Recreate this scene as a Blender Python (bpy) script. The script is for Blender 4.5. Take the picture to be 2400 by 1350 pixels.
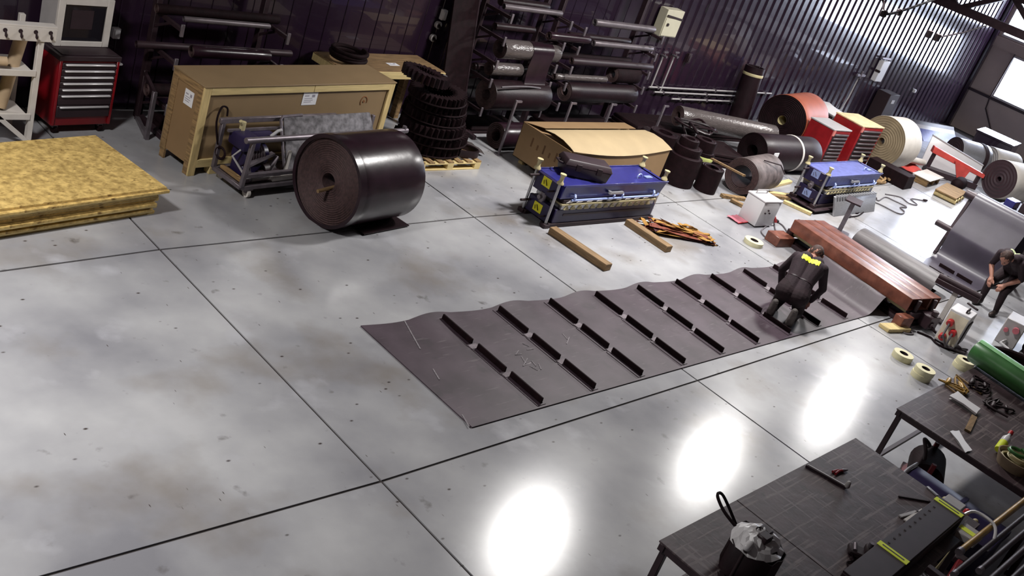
import bpy, bmesh, math, random
from mathutils import Vector, Matrix, Quaternion
random.seed(7)
for o in list(bpy.data.objects): bpy.data.objects.remove(o)
C = bpy.context.scene.collection
S = bpy.context.scene
# ---------------------------------------------------------------- camera
CAMZ = 5.2; FPX = 2464.0; YAW, PITCH, ROLL = .6406, .4342, .356
_f = Vector((math.cos(YAW)*math.cos(PITCH), math.sin(YAW)*math.cos(PITCH), -math.sin(PITCH)))
_r = Vector((math.sin(YAW), -math.cos(YAW), 0)); _u = _r.cross(_f)
_r2 = _r*math.cos(ROLL) + _u*math.sin(ROLL); _u2 = _u*math.cos(ROLL) - _r*math.sin(ROLL)
cd = bpy.data.cameras.new('camera'); cam = bpy.data.objects.new('camera', cd); C.objects.link(cam)
cd.sensor_width = 36.0; cd.lens = FPX/2400*36.0; cd.clip_start = .05; cd.clip_end = 200
m = Matrix((_r2, _u2, -_f)).transposed().to_4x4(); m.translation = (0, 0, CAMZ); cam.matrix_world = m
S.camera = cam
# ---------------------------------------------------------------- look and world
S.view_settings.view_transform = 'Standard'; S.view_settings.look = 'None'
S.view_settings.gamma = 1.0; S.view_settings.use_curve_mapping = False
S.view_settings.exposure = -0.35
wd = bpy.data.worlds.new('world'); S.world = wd; wd.use_nodes = True
wd.node_tree.nodes['Background'].inputs[0].default_value = (.75, .85, 1, 1)
wd.node_tree.nodes['Background'].inputs[1].default_value = 1.0
LAMP_W = 520.0; WIN_E = 25.0
# ---------------------------------------------------------------- pixel (2400x1350) to place
def ray(x, y):
    a, b = (x-1200)/FPX, (y-675)/FPX
    return _r2*a - _u2*b + _f
def F(x, y, z=0.0):
    d = ray(x, y); t = (CAMZ-z)/-d.z; return Vector((d.x*t, d.y*t, z))
def WY(x, y, Y):
    d = ray(x, y); t = Y/d.y; return Vector((d.x*t, Y, CAMZ+d.z*t))
def WX(x, y, X):
    d = ray(x, y); t = X/d.x; return Vector((X, d.y*t, CAMZ+d.z*t))
V = Vector
# ---------------------------------------------------------------- materials
def lin(c):
    return tuple(((v/255)/12.92 if v/255 <= .04045 else ((v/255+.055)/1.055)**2.4) for v in c)
MATS = {}
def mat(name, rgb, rough=.5, metal=0.0, var=.18, scale=6.0, bump=0.0, spec=.5, stretch=None, emit=0.0, rgb2=None, detail=4.0, bscale=None, coat=0.0):
    if name in MATS: return MATS[name]
    m = bpy.data.materials.new(name); m.use_nodes = True; MATS[name] = m
    nt = m.node_tree; N = nt.nodes; L = nt.links; b = N['Principled BSDF']
    col = lin(rgb); b.inputs['Roughness'].default_value = rough; b.inputs['Metallic'].default_value = metal
    b.inputs['Specular IOR Level'].default_value = spec; b.inputs['Coat Weight'].default_value = coat
    if emit:
        b.inputs['Base Color'].default_value = (*col, 1); b.inputs['Emission Color'].default_value = (*col, 1)
        b.inputs['Emission Strength'].default_value = emit; return m
    tc = N.new('ShaderNodeTexCoord'); mp = N.new('ShaderNodeMapping'); L.new(tc.outputs['Object'], mp.inputs[0])
    if stretch: mp.inputs['Scale'].default_value = stretch
    nz = N.new('ShaderNodeTexNoise'); nz.inputs['Scale'].default_value = scale; nz.inputs['Detail'].default_value = detail
    L.new(mp.outputs[0], nz.inputs['Vector'])
    rp = N.new('ShaderNodeValToRGB'); L.new(nz.outputs[0], rp.inputs[0])
    lo = tuple(v*(1-var) for v in col); hi = tuple(min(1, v*(1+var)) for v in (lin(rgb2) if rgb2 else col))
    rp.color_ramp.elements[0].position = .32; rp.color_ramp.elements[1].position = .68
    rp.color_ramp.elements[0].color = (*lo, 1); rp.color_ramp.elements[1].color = (*hi, 1)
    L.new(rp.outputs[0], b.inputs['Base Color'])
    if bump:
        bn = N.new('ShaderNodeBump'); bn.inputs['Strength'].default_value = bump; bn.inputs['Distance'].default_value = .01
        n2 = N.new('ShaderNodeTexNoise'); n2.inputs['Scale'].default_value = bscale or scale*4; L.new(mp.outputs[0], n2.inputs['Vector'])
        L.new(n2.outputs[0], bn.inputs['Height']); L.new(bn.outputs[0], b.inputs['Normal'])
    return m
def mix_layer(m, fac_socket, rgb, base_in=None):
    nt = m.node_tree; b = nt.nodes['Principled BSDF']; mx = nt.nodes.new('ShaderNodeMix'); mx.data_type = 'RGBA'
    src = b.inputs['Base Color'].links[0].from_socket
    nt.links.new(fac_socket, mx.inputs[0]); nt.links.new(src, mx.inputs[6]); mx.inputs[7].default_value = (*lin(rgb), 1)
    nt.links.new(mx.outputs[2], b.inputs['Base Color']); return mx
def noise_mask(m, scale, lo, hi, stretch=None, kind='noise', rot=None, detail=3.0):
    nt = m.node_tree; N = nt.nodes; L = nt.links
    tc = N.new('ShaderNodeTexCoord'); mp = N.new('ShaderNodeMapping'); L.new(tc.outputs['Object'], mp.inputs[0])
    if stretch: mp.inputs['Scale'].default_value = stretch
    if rot: mp.inputs['Rotation'].default_value = rot
    if kind == 'noise':
        nz = N.new('ShaderNodeTexNoise'); nz.inputs['Detail'].default_value = detail
    else:
        nz = N.new('ShaderNodeTexVoronoi')
    nz.inputs['Scale'].default_value = scale; L.new(mp.outputs[0], nz.inputs['Vector'])
    mr = N.new('ShaderNodeMapRange'); mr.inputs[1].default_value = lo; mr.inputs[2].default_value = hi
    L.new(nz.outputs[0], mr.inputs[0]); return mr.outputs[0]
M_floor = mat('polished_concrete', (142, 142, 148), .2, 0, .16, .8, rgb2=(164, 164, 166), detail=8)
mix_layer(M_floor, noise_mask(M_floor, .9, .55, .85, detail=6), (118, 108, 96))
mix_layer(M_floor, noise_mask(M_floor, 4.5, .66, .8, detail=8), (92, 88, 86))
mix_layer(M_floor, noise_mask(M_floor, 3.4, .085, .03, (1, 1.7, 1), 'voronoi'), (66, 58, 56))
mix_layer(M_floor, noise_mask(M_floor, 2.3, .05, .02, (4, 1, 1), 'voronoi', (0, 0, .7)), (74, 66, 64))
mix_layer(M_floor, noise_mask(M_floor, 1.7, .6, .78, (1, 1, 1), rot=(0, 0, .5), detail=7), (176, 176, 182))
M_joint = mat('joint_sealant', (50, 44, 44), .8)
M_wall = mat('dark_cladding_paint', (38, 24, 40), .24, .0, .05, 2, spec=.6, coat=.5)
M_cream = mat('cream_panel', (166, 150, 142), .5, 0, .05, 2)
M_black = mat('black_rubber', (30, 15, 20), .42, 0, .25, 9, .15, spec=.35)
M_blackm = mat('matt_black_rubber', (25, 10, 14), .75, 0, .3, 12, .25, spec=.15)
M_gloss = mat('shiny_black_rubber', (36, 20, 28), .26, 0, .3, 5, .08, bscale=14)
M_belt = mat('worn_grey_rubber', (58, 44, 53), .55, 0, .18, 2.2, .12, rgb2=(70, 57, 66), detail=8)
mix_layer(M_belt, noise_mask(M_belt, 3.0, .6, .78, detail=8), (42, 34, 39))
mix_layer(M_belt, noise_mask(M_belt, 6, .62, .72, (.6, 5, 1), rot=(0, 0, .5), detail=6), (88, 78, 83))
M_bend = mat('belt_edge_layers', (70, 50, 50), .75, 0, .3, 30, .3)
M_greybelt = mat('grey_rubber_sheet', (66, 60, 72), .42, 0, .12, 3, .08)
M_steel = mat('galvanised_steel', (118, 110, 116), .42, .5, .2, 10)
M_dsteel = mat('dark_steel', (50, 34, 40), .5, .2, .2, 10)
M_chrome = mat('bright_chrome', (214, 212, 214), .3, .25, .05, 5)
M_alu = mat('brushed_aluminium', (178, 178, 182), .35, .7, .1, 12, stretch=(1, 12, 1))
M_slate = mat('dusty_grey_sheet', (78, 74, 78), .75, 0, .35, 14, .2, rgb2=(106, 103, 107), detail=8)
M_white = mat('white_enamel', (206, 204, 206), .35, 0, .03, 4)
M_offw = mat('white_painted_wood', (206, 200, 194), .5, 0, .08, 6)
M_grey = mat('light_grey_enamel', (170, 166, 166), .4, 0, .06, 6)
M_dgrey = mat('dark_grey_plastic', (46, 32, 38), .5, 0, .12, 8)
M_glass = mat('dark_glass', (30, 28, 34), .08, 0, .1, 3)
M_red = mat('red_enamel', (128, 16, 26), .3, 0, .1, 5, coat=.2)
M_bred = mat('bright_red_plastic', (190, 40, 45), .4, 0, .1, 8)
M_blue = mat('blue_enamel', (42, 42, 112), .35, 0, .15, 6, coat=.2)
M_dblue = mat('dark_blue_enamel', (34, 26, 62), .4, 0, .18, 6)
M_pblue = mat('pale_blue_paint', (150, 165, 215), .35, .2, .1, 8)
M_gblue = mat('dusty_blue_enamel', (92, 98, 158), .45, 0, .18, 8)
M_yel = mat('yellow_sticker', (222, 214, 40), .5, 0, .05, 5)
M_yelg = mat('yellow_green_fluo', (226, 240, 60), .6, 0, .05, 5)
M_nut = mat('cream_nylon', (192, 180, 138), .5, 0, .08, 8)
M_tape = mat('cream_tape', (206, 200, 164), .55, 0, .06, 14)
M_wood = mat('pale_pine', (206, 184, 130), .6, 0, .16, 3, .15, stretch=(1, 9, 9), detail=8)
M_woodv = mat('pale_pine_upright', (204, 180, 126), .6, 0, .18, 3, .15, stretch=(9, 9, 1), detail=8)
M_ply = mat('tan_hardboard', (136, 113, 82), .62, 0, .05, 3, detail=6)
M_oldw = mat('weathered_timber', (124, 98, 66), .75, 0, .3, 4, .3, stretch=(8, 1, 8), rgb2=(144, 116, 78), detail=8)
M_oldx = mat('weathered_timber_lengthwise', (128, 102, 70), .75, 0, .3, 4, .3, stretch=(1, 8, 8), detail=8)
M_card = mat('cardboard', (138, 110, 76), .75, 0, .06, 3)
M_cardin = mat('cardboard_flap', (166, 146, 112), .75, 0, .06, 3)
M_tube = mat('cardboard_tube', (184, 160, 130), .7, 0, .1, 8)
M_orange = mat('orange_rubber', (158, 82, 56), .5, 0, .12, 4)
M_rust = mat('orange_primer_steel', (108, 62, 49), .34, 0, .22, 7, rgb2=(122, 74, 59))
M_felt = mat('cream_felt', (158, 142, 114), .85, 0, .1, 5)
M_film = mat('white_wrap', (190, 184, 176), .5, 0, .08, 6)
M_paper = mat('white_paper', (228, 228, 232), .6, 0, .03, 6)
M_ink = mat('dark_print', (36, 18, 24), .7, 0, .05, 6)
M_strapy = mat('yellow_webbing', (158, 116, 50), .8, 0, .15, 20)
M_strapo = mat('orange_webbing', (112, 52, 34), .8, 0, .2, 20)
M_strapr = mat('dark_red_webbing', (66, 18, 24), .8, 0, .2, 20)
M_green = mat('green_foil', (64, 116, 62), .35, 0, .15, 5)
M_skin = mat('skin', (172, 122, 104), .55, 0, .06, 10)
M_hair = mat('brown_hair', (62, 42, 36), .7, 0, .3, 60, .4)
M_cloth = mat('black_work_cloth', (42, 28, 35), .85, 0, .2, 14, .25)
M_trou = mat('black_trouser_cloth', (36, 20, 26), .88, 0, .2, 14, .25)
M_boot = mat('grey_boot', (78, 72, 70), .75, 0, .2, 20, .2)
M_cable = mat('grey_cable', (92, 86, 90), .6, 0, .1, 20)
M_bcable = mat('black_cable', (26, 16, 20), .85, 0, .1, 20, spec=.1)
M_tubeg = mat('grey_steel_tube', (104, 96, 100), .4, .3, .15, 10)
M_chalk = mat('chalk_mark', (150, 144, 148), .9, 0, .3, 60)
M_brass = mat('ochre_pipe', (150, 116, 46), .4, .3, .2, 10)
M_clear = mat('clear_stretch_wrap', (84, 77, 76), .2, 0, .12, 4, .6, stretch=(1.6, 7, 7), bscale=9, detail=2)
# OSB: flakes
M_osb = mat('strand_board', (186, 154, 88), .7, 0, .25, 16, .2, rgb2=(206, 176, 108), detail=8)
mix_layer(M_osb, noise_mask(M_osb, 15, .6, .75, (1, 3, 1), rot=(0, 0, .6)), (112, 82, 38))
mix_layer(M_osb, noise_mask(M_osb, 18, .62, .76, (3, 1, 1), rot=(0, 0, .3)), (198, 172, 108))
M_osbe = mat('strand_board_edge', (200, 178, 122), .75, 0, .25, 40, .2, stretch=(.15, .15, 1))
# worn bench top
M_bench = mat('worn_bench_top', (52, 36, 41), .55, 0, .3, 4, .2, detail=8, rgb2=(64, 50, 54))
mix_layer(M_bench, noise_mask(M_bench, 5, .57, .64, (.35, 7, 1), rot=(0, 0, .12), detail=5), (96, 84, 84))
mix_layer(M_bench, noise_mask(M_bench, 4, .59, .64, (7, .4, 1), rot=(0, 0, -.2), detail=5), (92, 80, 82))
mix_layer(M_bench, noise_mask(M_bench, 7, .6, .75, detail=8), (34, 26, 28))
# ---------------------------------------------------------------- mesh building
class MB:
    def __init__(s): s.v = []; s.f = []; s.mi = []
    def add(s, v, f, mi=0):
        n = len(s.v); s.v += [Vector(p) for p in v]; s.f += [[i+n for i in q] for q in f]; s.mi += [mi]*len(f); return s
    def box(s, x0, x1, y0, y1, z0, z1, mi=0):
        return s.add([(x0,y0,z0),(x1,y0,z0),(x1,y1,z0),(x0,y1,z0),(x0,y0,z1),(x1,y0,z1),(x1,y1,z1),(x0,y1,z1)],
                     [(3,2,1,0),(4,5,6,7),(0,1,5,4),(1,2,6,5),(2,3,7,6),(3,0,4,7)], mi)
    def hexa(s, bot, top, mi=0):
        return s.add(list(bot)+list(top), [(3,2,1,0),(4,5,6,7),(0,1,5,4),(1,2,6,5),(2,3,7,6),(3,0,4,7)], mi)
    def bar(s, p0, p1, w, h, up=(0,0,1), mi=0):
        p0, p1 = Vector(p0), Vector(p1); d = (p1-p0).normalized(); u = Vector(up)
        if abs(d.dot(u)) > .98: u = Vector((1,0,0))
        a = d.cross(u).normalized()*w/2; b = a.cross(d).normalized()*h/2
        return s.hexa([p0-a-b, p0+a-b, p0+a+b, p0-a+b], [p1-a-b, p1+a-b, p1+a+b, p1-a+b], mi)
    def cyl(s, p0, p1, r0, r1=None, n=16, caps=True, mi=0):
        p0, p1 = Vector(p0), Vector(p1); r1 = r0 if r1 is None else r1; d = (p1-p0).normalized()
        u = Vector((0,0,1)) if abs(d.z) < .9 else Vector((1,0,0)); a = d.cross(u).normalized(); b = d.cross(a)
        v = []
        for p, r in ((p0, r0), (p1, r1)):
            for i in range(n): t = 2*math.pi*i/n; v.append(p+(a*math.cos(t)+b*math.sin(t))*r)
        f = [(i, (i+1) % n, n+(i+1) % n, n+i) for i in range(n)]
        if caps: f += [tuple(range(n-1,-1,-1)), tuple(range(n, 2*n))]
        return s.add(v, f, mi)
    def lathe(s, o, d, prof, n=24, mi=0):       # prof: (radius, height along d)
        o, d = Vector(o), Vector(d).normalized(); u = Vector((0,0,1)) if abs(d.z) < .9 else Vector((1,0,0))
        a = d.cross(u).normalized(); b = d.cross(a); v = []; f = []; k = len(prof)
        for r, h in prof:
            for i in range(n): t = 2*math.pi*i/n; v.append(o+d*h+(a*math.cos(t)+b*math.sin(t))*r)
        for j in range(k-1):
            for i in range(n): f.append((j*n+i, j*n+(i+1) % n, (j+1)*n+(i+1) % n, (j+1)*n+i))
        return s.add(v, f, mi)
    def tube(s, pts, r, n=8, closed=False, mi=0):
        pts = [Vector(p) for p in pts]; k = len(pts); v = []; f = []
        tg = []
        for i in range(k):
            a = pts[(i-1) % k] if (closed or i > 0) else pts[i]; b = pts[(i+1) % k] if (closed or i < k-1) else pts[i]
            t = b-a; tg.append(t.normalized() if t.length > 1e-9 else Vector((1,0,0)))
        u = Vector((0,0,1)) if abs(tg[0].z) < .9 else Vector((1,0,0)); nrm = tg[0].cross(u).normalized()
        for i in range(k):
            nrm = (nrm - tg[i]*nrm.dot(tg[i]))
            nrm = nrm.normalized() if nrm.length > 1e-6 else tg[i].orthogonal().normalized()
            b = tg[i].cross(nrm); rr = r[i] if isinstance(r, (list, tuple)) else r
            for j in range(n): t = 2*math.pi*j/n; v.append(pts[i]+(nrm*math.cos(t)+b*math.sin(t))*rr)
        for i in range(k if closed else k-1):
            i2 = (i+1) % k
            for j in range(n): f.append((i*n+j, i*n+(j+1) % n, i2*n+(j+1) % n, i2*n+j))
        if not closed: f += [tuple(range(n-1,-1,-1)), tuple((k-1)*n+j for j in range(n))]
        return s.add(v, f, mi)
    def prism(s, poly, d, mi=0):                # poly: 3D loop, swept by d
        n = len(poly); d = Vector(d); p = [Vector(q) for q in poly]
        return s.add(p+[q+d for q in p], [tuple(range(n-1,-1,-1)), tuple(range(n,2*n))]+[(i,(i+1)%n,n+(i+1)%n,n+i) for i in range(n)], mi)
    def sheet(s, rows, th, mi=0):               # rows: grid of points (top side), thickness below along -normal (z)
        R, K = len(rows), len(rows[0]); v = [Vector(p) for r in rows for p in r]; nv = [Vector() for _ in v]
        q = []
        for i in range(R-1):
            for j in range(K-1):
                q.append((i*K+j, i*K+j+1, (i+1)*K+j+1, (i+1)*K+j))
        for a in q:
            nn = (v[a[1]]-v[a[0]]).cross(v[a[3]]-v[a[0]])
            for i in a: nv[i] += nn
        v2 = [p-n.normalized()*th if n.length > 0 else p for p, n in zip(v, nv)]; n = len(v)
        f = q+[tuple(n+i for i in reversed(a)) for a in q]
        rim = [j for j in range(K)]+[i*K+K-1 for i in range(1, R)]+[(R-1)*K+j for j in range(K-2,-1,-1)]+[i*K for i in range(R-2,0,-1)]
        for a, b in zip(rim, rim[1:]+rim[:1]): f.append((b, a, n+a, n+b))
        return s.add(v+v2, f, mi)
    def capsule(s, p0, r0, p1, r1, n=14, k=5):
        p0, p1 = Vector(p0), Vector(p1); d = p1-p0; L = max(d.length, 1e-5); d = d/L; prof = []
        for i in range(k+1): t = -math.pi/2+math.pi/2*i/k; prof.append((max(r0*math.cos(t), 1e-4), r0*math.sin(t)))
        for i in range(k+1): t = math.pi/2*i/k; prof.append((max(r1*math.cos(t), 1e-4), L+r1*math.sin(t)))
        return s.lathe(p0, d, prof, n)
    def mesh(s, name, mats, off=None, bevel=0, seg=1, smooth=40, merge=True):
        me = bpy.data.meshes.new(name); off = off or Vector((0,0,0))
        me.from_pydata([p-off for p in s.v], [], s.f)
        for mm in (mats if isinstance(mats, (list, tuple)) else [mats]): me.materials.append(mm)
        if any(s.mi): me.polygons.foreach_set('material_index', s.mi)
        bm = bmesh.new(); bm.from_mesh(me)
        bmesh.ops.recalc_face_normals(bm, faces=bm.faces)
        if bevel:
            ed = [e for e in bm.edges if len(e.link_faces) == 2 and e.calc_face_angle(0) > .6]
            bmesh.ops.bevel(bm, geom=ed, offset=bevel, segments=seg, affect='EDGES', profile=.5, clamp_overlap=True)
        bm.to_mesh(me); bm.free()
        if smooth:
            me.polygons.foreach_set('use_smooth', [True]*len(me.polygons)); me.set_sharp_from_angle(angle=math.radians(smooth))
        me.update(); return me
def link(name, me, parent=None):
    o = bpy.data.objects.new(name, me); C.objects.link(o)
    if parent: o.parent = parent
    return o
def T(name, label, cat, loc=(0,0,0), rz=0.0, group=None):
    o = bpy.data.objects.new(name, None); C.objects.link(o); o.location = loc; o.rotation_euler = (0,0,math.radians(rz))
    o.empty_display_size = .1; o['label'] = label; o['category'] = cat
    if group: o['group'] = group
    return o
def PL(parent, name, mb, mats, bevel=0, seg=1, smooth=40, label=None):        # part, local coordinates
    o = link(name, mb.mesh(name, mats, None, bevel, seg, smooth), parent)
    if label: o['label'] = label
    return o
def top(o):
    while o.parent: o = o.parent
    return o
def PW(parent, name, mb, mats, bevel=0, seg=1, smooth=40, label=None):        # part, world coordinates (thing not rotated)
    o = link(name, mb.mesh(name, mats, top(parent).location.copy(), bevel, seg, smooth), parent)
    if label: o['label'] = label
    return o
def ST(name, mb, mats, parent=None, bevel=0, smooth=40):
    o = link(name, mb.mesh(name, mats, None, bevel, 1, smooth), parent)
    if not parent: o['kind'] = 'structure'
    return o
def copy_tree(o, parent=None):
    c = o.copy(); C.objects.link(c); c.parent = parent
    for ch in list(o.children): copy_tree(ch, c)
    return c
def catmull(pts, k=6, closed=False):
    P = [Vector(p) for p in pts]; n = len(P); out = []
    for i in range(n if closed else n-1):
        p0 = P[(i-1) % n] if (closed or i > 0) else P[0]; p1 = P[i]; p2 = P[(i+1) % n]; p3 = P[(i+2) % n] if (closed or i+2 < n) else P[-1]
        for j in range(k):
            t = j/k; out.append(.5*((2*p1)+(p2-p0)*t+(2*p0-5*p1+4*p2-p3)*t*t+(3*p1-p0-3*p2+p3)*t**3))
    if not closed: out.append(P[-1])
    return out
# ================================================================ the hall
XE, YW, YN, XL = 34.0, 11.6, -1.6, -3.0
CEIL = 6.4
fl = ST('floor', MB().box(XL-.1, XE+.1, YN-.1, YW+.1, -.2, -.012), M_joint)
def isect(a, b, c, d):
    r = b-a; s_ = d-c; k = r.x*s_.y-r.y*s_.x; t = ((c-a).x*s_.y-(c-a).y*s_.x)/k; return a+r*t
ga = [[F(375,585), F(1111,509), F(1582,474)], [F(894,1128), F(1635,892), F(2035,762)]]
def extend(row):
    d = (row[2]-row[1]); e = (row[1]-row[0]); r = list(row)
    for k in range(4): r.append(r[-1]+V((d.x, d.y*.4, 0)))
    for k in range(2): r.insert(0, r[0]-V((e.x, e.y*.3, 0)))
    return r
ra = [extend(g) for g in ga]
ra[0][1] = ra[0][2]+(F(0,636)-ra[0][2]).normalized()*4.5; ra[0][0] = ra[0][1]-V((4.5,.2,0))
ra[1][1] = ra[1][2]+(F(106,1349)-ra[1][2]).normalized()*4.5; ra[1][0] = ra[1][1]-V((4.5,.2,0))
grid = []
n_ = len(ra[0])
grid.append([a+(a-b) for a, b in zip(ra[0], ra[1])]); grid.append(ra[0]); grid.append(ra[1])
grid.append([b-(a-b) for a, b in zip(ra[0], ra[1])]); grid.append([b-(a-b)*2 for a, b in zip(ra[0], ra[1])])
def clampP(p): return V((min(max(p.x, XL), XE), min(max(p.y, YN), YW), 0))
for i in range(len(grid)-1):
    for j in range(n_-1):
        q = [clampP(grid[i+1][j]), clampP(grid[i+1][j+1]), clampP(grid[i][j+1]), clampP(grid[i][j])]
        cc = sum(q, V((0,0,0)))/4
        if abs((q[2]-q[0]).x*(q[3]-q[1]).y-(q[2]-q[0]).y*(q[3]-q[1]).x) < .5: continue
        g = .012; q2 = []
        for p in q:
            d = cc-p; q2.append(p+V((math.copysign(g, d.x), math.copysign(g, d.y), 0)))
        ST('floor_slab', MB().hexa([p+V((0,0,-.05)) for p in q2], q2), M_floor, fl, smooth=0)
# ---- back wall: corrugated sheets
wb = ST('wall_back', MB().box(XL, XE+.2, YW, YW+.15, -.1, CEIL+.1), M_wall, smooth=0)
pitch, dep = .30, .03
mb = MB(); pr = []
for k in range(4):
    x = k*pitch; pr += [(x, 0), (x+.06, 0), (x+.09, -dep), (x+.26, -dep), (x+.29, 0)]
pr.append((4*pitch, 0))
for a, b in zip(pr, pr[1:]):
    mb.add([(a[0],a[1],0),(b[0],b[1],0),(b[0],b[1],CEIL),(a[0],a[1],CEIL)], [(0,1,2,3)])
pm = mb.mesh('wall_sheet', M_wall, smooth=0)
mb = MB()
for k in range(4): mb.add([(k*.3+a_, b_, z_) for z_ in (0, CEIL) for a_, b_ in ((.005,0),(.012,-.01),(.288,-.01),(.295,0))], [(0,1,5,4),(1,2,6,5),(2,3,7,6)])
pf = mb.mesh('wall_sheet', M_wall, smooth=0)
x = XL
while x < XE-.2:
    o = link('wall_sheet', pm if x > 15.4 else pf, wb); o.location = (x, YW-.002, 0); x += 4*pitch
trim = ST('trim_1', MB().box(XE-.16, XE-.001, YW-.16, YW-.05, 0, 4.2), M_wall, smooth=0)
# ---- end wall with windows
we = ST('wall_end', MB().box(XE, XE+.15, YN, YW+.15, 0, 1.28).box(XE, XE+.15, YN, YW+.15, 2.62, 3.0)
        .box(XE, XE+.15, 10.72, YW+.15, 1.28, 2.62).box(XE, XE+.15, YN, 5.9, 1.28, 2.62).box(XE, XE+.15, YN, YW+.15, 4.4, CEIL)
        .box(XE, XE+.15, 11.35, YW+.15, 3.0, 4.4).box(XE, XE+.15, YN, 5.9, 3.0, 4.4), M_cream, smooth=0)
for k, (z0, z1, y0, y1) in enumerate(((1.28, 2.62, 5.9, 10.72), (3.0, 4.4, 5.9, 11.35))):
    M_sky = mat('daylight_glazing', (225, 235, 255), .3, emit=WIN_E)
    w = ST('window_%d' % (k+1), MB().box(XE+.06, XE+.09, y0, y1, z0, z1), M_sky, smooth=0)
    nb = 4 if k == 0 else 5
    for j in range(nb+1):
        yy = y0+(y1-y0)*j/nb; PL(w, 'window_frame', MB().box(XE+.0, XE+.1, max(y0, yy-.035), min(y1, yy+.035), z0, z1), M_grey, smooth=0)
    for zz in (z0, z1-.06): PL(w, 'window_rail', MB().box(XE-.02, XE+.1, y0, y1, zz, zz+.06), M_grey, smooth=0)
ST('trim_2', MB().box(XE-.06, XE, YN, YW-.05, 2.66, 2.96), M_cream, smooth=0)
ST('trim_3', MB().box(XE-.03, XE, YN, YW-.05, 1.2, 1.28), M_dgrey, smooth=0)
# ---- near wall, left wall, ceiling
ST('wall_near', MB().box(XL, XE+.15, YN-.15, YN, 0, CEIL+.1), mat('pale_cladding', (96, 88, 90), .6, 0, .05), smooth=0)
ST('wall_left', MB().box(XL-.15, XL, YN-.15, YW+.15, 0, CEIL+.1), M_wall, smooth=0)
ST('ceiling', MB().box(XL-.15, XE+.15, YN-.15, YW+.15, CEIL, CEIL+.2), mat('ceiling_sheet', (150, 140, 136), .7, 0, .05), smooth=0)
# ---- roof trusses across the hall
def truss(x, z0, z1, label):
    t = T('roof_truss', label, 'truss', (x, 5, z0), 0, 'dark steel roof trusses')
    h = z1-z0; y0, y1 = YN-5, YW-5-.06
    PL(t, 'bottom_chord', MB().bar((0,y0,0), (0,y1,0), .26, .2), M_dsteel)
    PL(t, 'top_chord', MB().bar((0,y0,h), (0,y1,h), .22, .18), M_dsteel)
    n = 12
    for k in range(n):
        a = y0+(y1-y0)*k/n; b = y0+(y1-y0)*(k+1)/n
        PL(t, 'web_strut', MB().bar((0,a,0 if k % 2 else h), (0,b,h if k % 2 else 0), .12, .12), M_dsteel)
    return t
truss(27.4, 3.62, 4.35, 'dark steel lattice truss spanning the hall before the end wall')
# ---- high-bay lamps (those that are lit)
def high_bay(x, y, z, w, which, label):
    t = T('high_bay_lamp', label, 'lamp', (x, y, z), 0, 'lit high-bay lamps under the roof')
    PL(t, 'housing', MB().box(-.42,.42,-.3,.3,.03,.1).box(-.25,.25,-.16,.16,.1,.19), M_dgrey, .01)
    PL(t, 'diffuser', MB().box(-.4,.4,-.28,.28,0,.032), M_white)
    PL(t, 'hanger', MB().cyl((0,0,.19), (0,0,CEIL-z), .012), M_dsteel)
    ln = 'high_bay_light_'+which+'_offscreen'
    ld = bpy.data.lights.new(ln, 'AREA'); ld.shape = 'RECTANGLE'; ld.size = .8; ld.size_y = .56; ld.energy = w; ld.color = (1, .975, .95)
    ld.spread = math.radians(155)
    lo = bpy.data.objects.new(ln, ld); C.objects.link(lo); lo.parent = t; lo.location = (0, 0, -.012)
# the floor mirrors the second to fourth lamps of this row, 5.45 m apart; the board stack's shadow falls away from the first, two steps back in the same row
for x, which, over in ((1.4, 'first', 'the floor left of the strand board stack'), (12.3, 'second', 'the heap of webbing straps'), (17.75, 'third', 'the curled grey belt'), (23.2, 'fourth', 'the bright floor beyond the presses')):
    high_bay(x, 7.08, 5.5, LAMP_W, which, 'lit high-bay lamp hanging over '+over)
# ================================================================ wall fittings
t = T('electric_cabinet', 'cream electrical cabinet with a sloping top door on the dark wall', 'cabinet', (17.05, YW-.06, 1.78))
PL(t, 'body', MB().box(-.27,.27,-.2,0,0,.52), mat('cream_enamel', (205, 200, 176), .4, 0, .04), .008)
PL(t, 'door', MB().box(-.25,.25,-.215,-.2,.02,.36), MATS['cream_enamel'], .004)
PL(t, 'seam', MB().bar((-.26,-.222,.41), (.26,-.222,.36), .012, .035), M_ink)
PL(t, 'lock', MB().cyl((-.16,-.235,.24), (-.16,-.21,.24), .03, n=12), M_ink)
t['label'] = 'cream electrical cabinet with a black slanting seam on the dark wall'
def wall_box(px_, label, w, h, m, cat='wall box', extra=None):
    p = WY(px_[0], px_[1], YW-.05)
    t = T('wall_box', label, cat, (p.x, YW-.04, p.z)); PL(t, 'body', MB().box(-w/2,w/2,-.07,0,-h/2,h/2), m, .006); PL(t, 'cover', MB().box(-w*.36,w*.36,-.085,-.07,-h*.36,h*.36), m, .004)
    return t
wall_box((269,75), 'small white light switch on the dark wall above the red tool chest', .09, .13, M_white, 'switch')
wall_box((1037,33), 'white socket box highest of three fittings on the dark wall', .09, .16, M_white, 'socket')
for q, l in (((1026,58), 'grey round socket between the white socket box and the lowest socket'), ((1014,88), 'lowest grey round socket on the dark wall behind the coils')):
    p = WY(q[0], q[1], YW-.05); t = T('round_socket', l, 'socket', (p.x, YW-.03, p.z), 0, 'round wall sockets')
    PL(t, 'ring', MB().lathe((0,0,0), (0,-1,0), [(.055,0),(.06,.05),(.045,.06),(.04,.03),(.001,.03)], 16), M_grey); PL(t, 'plug', MB().cyl((.02,-.02,.0),(.03,-.09,-.05),.02), M_bcable)
p = WY(2062,165,YW-.1)
t = T('wall_dispenser', 'tall white box with a top bracket on the ribbed wall', 'box', (p.x, YW-.05, p.z-.28))
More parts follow.
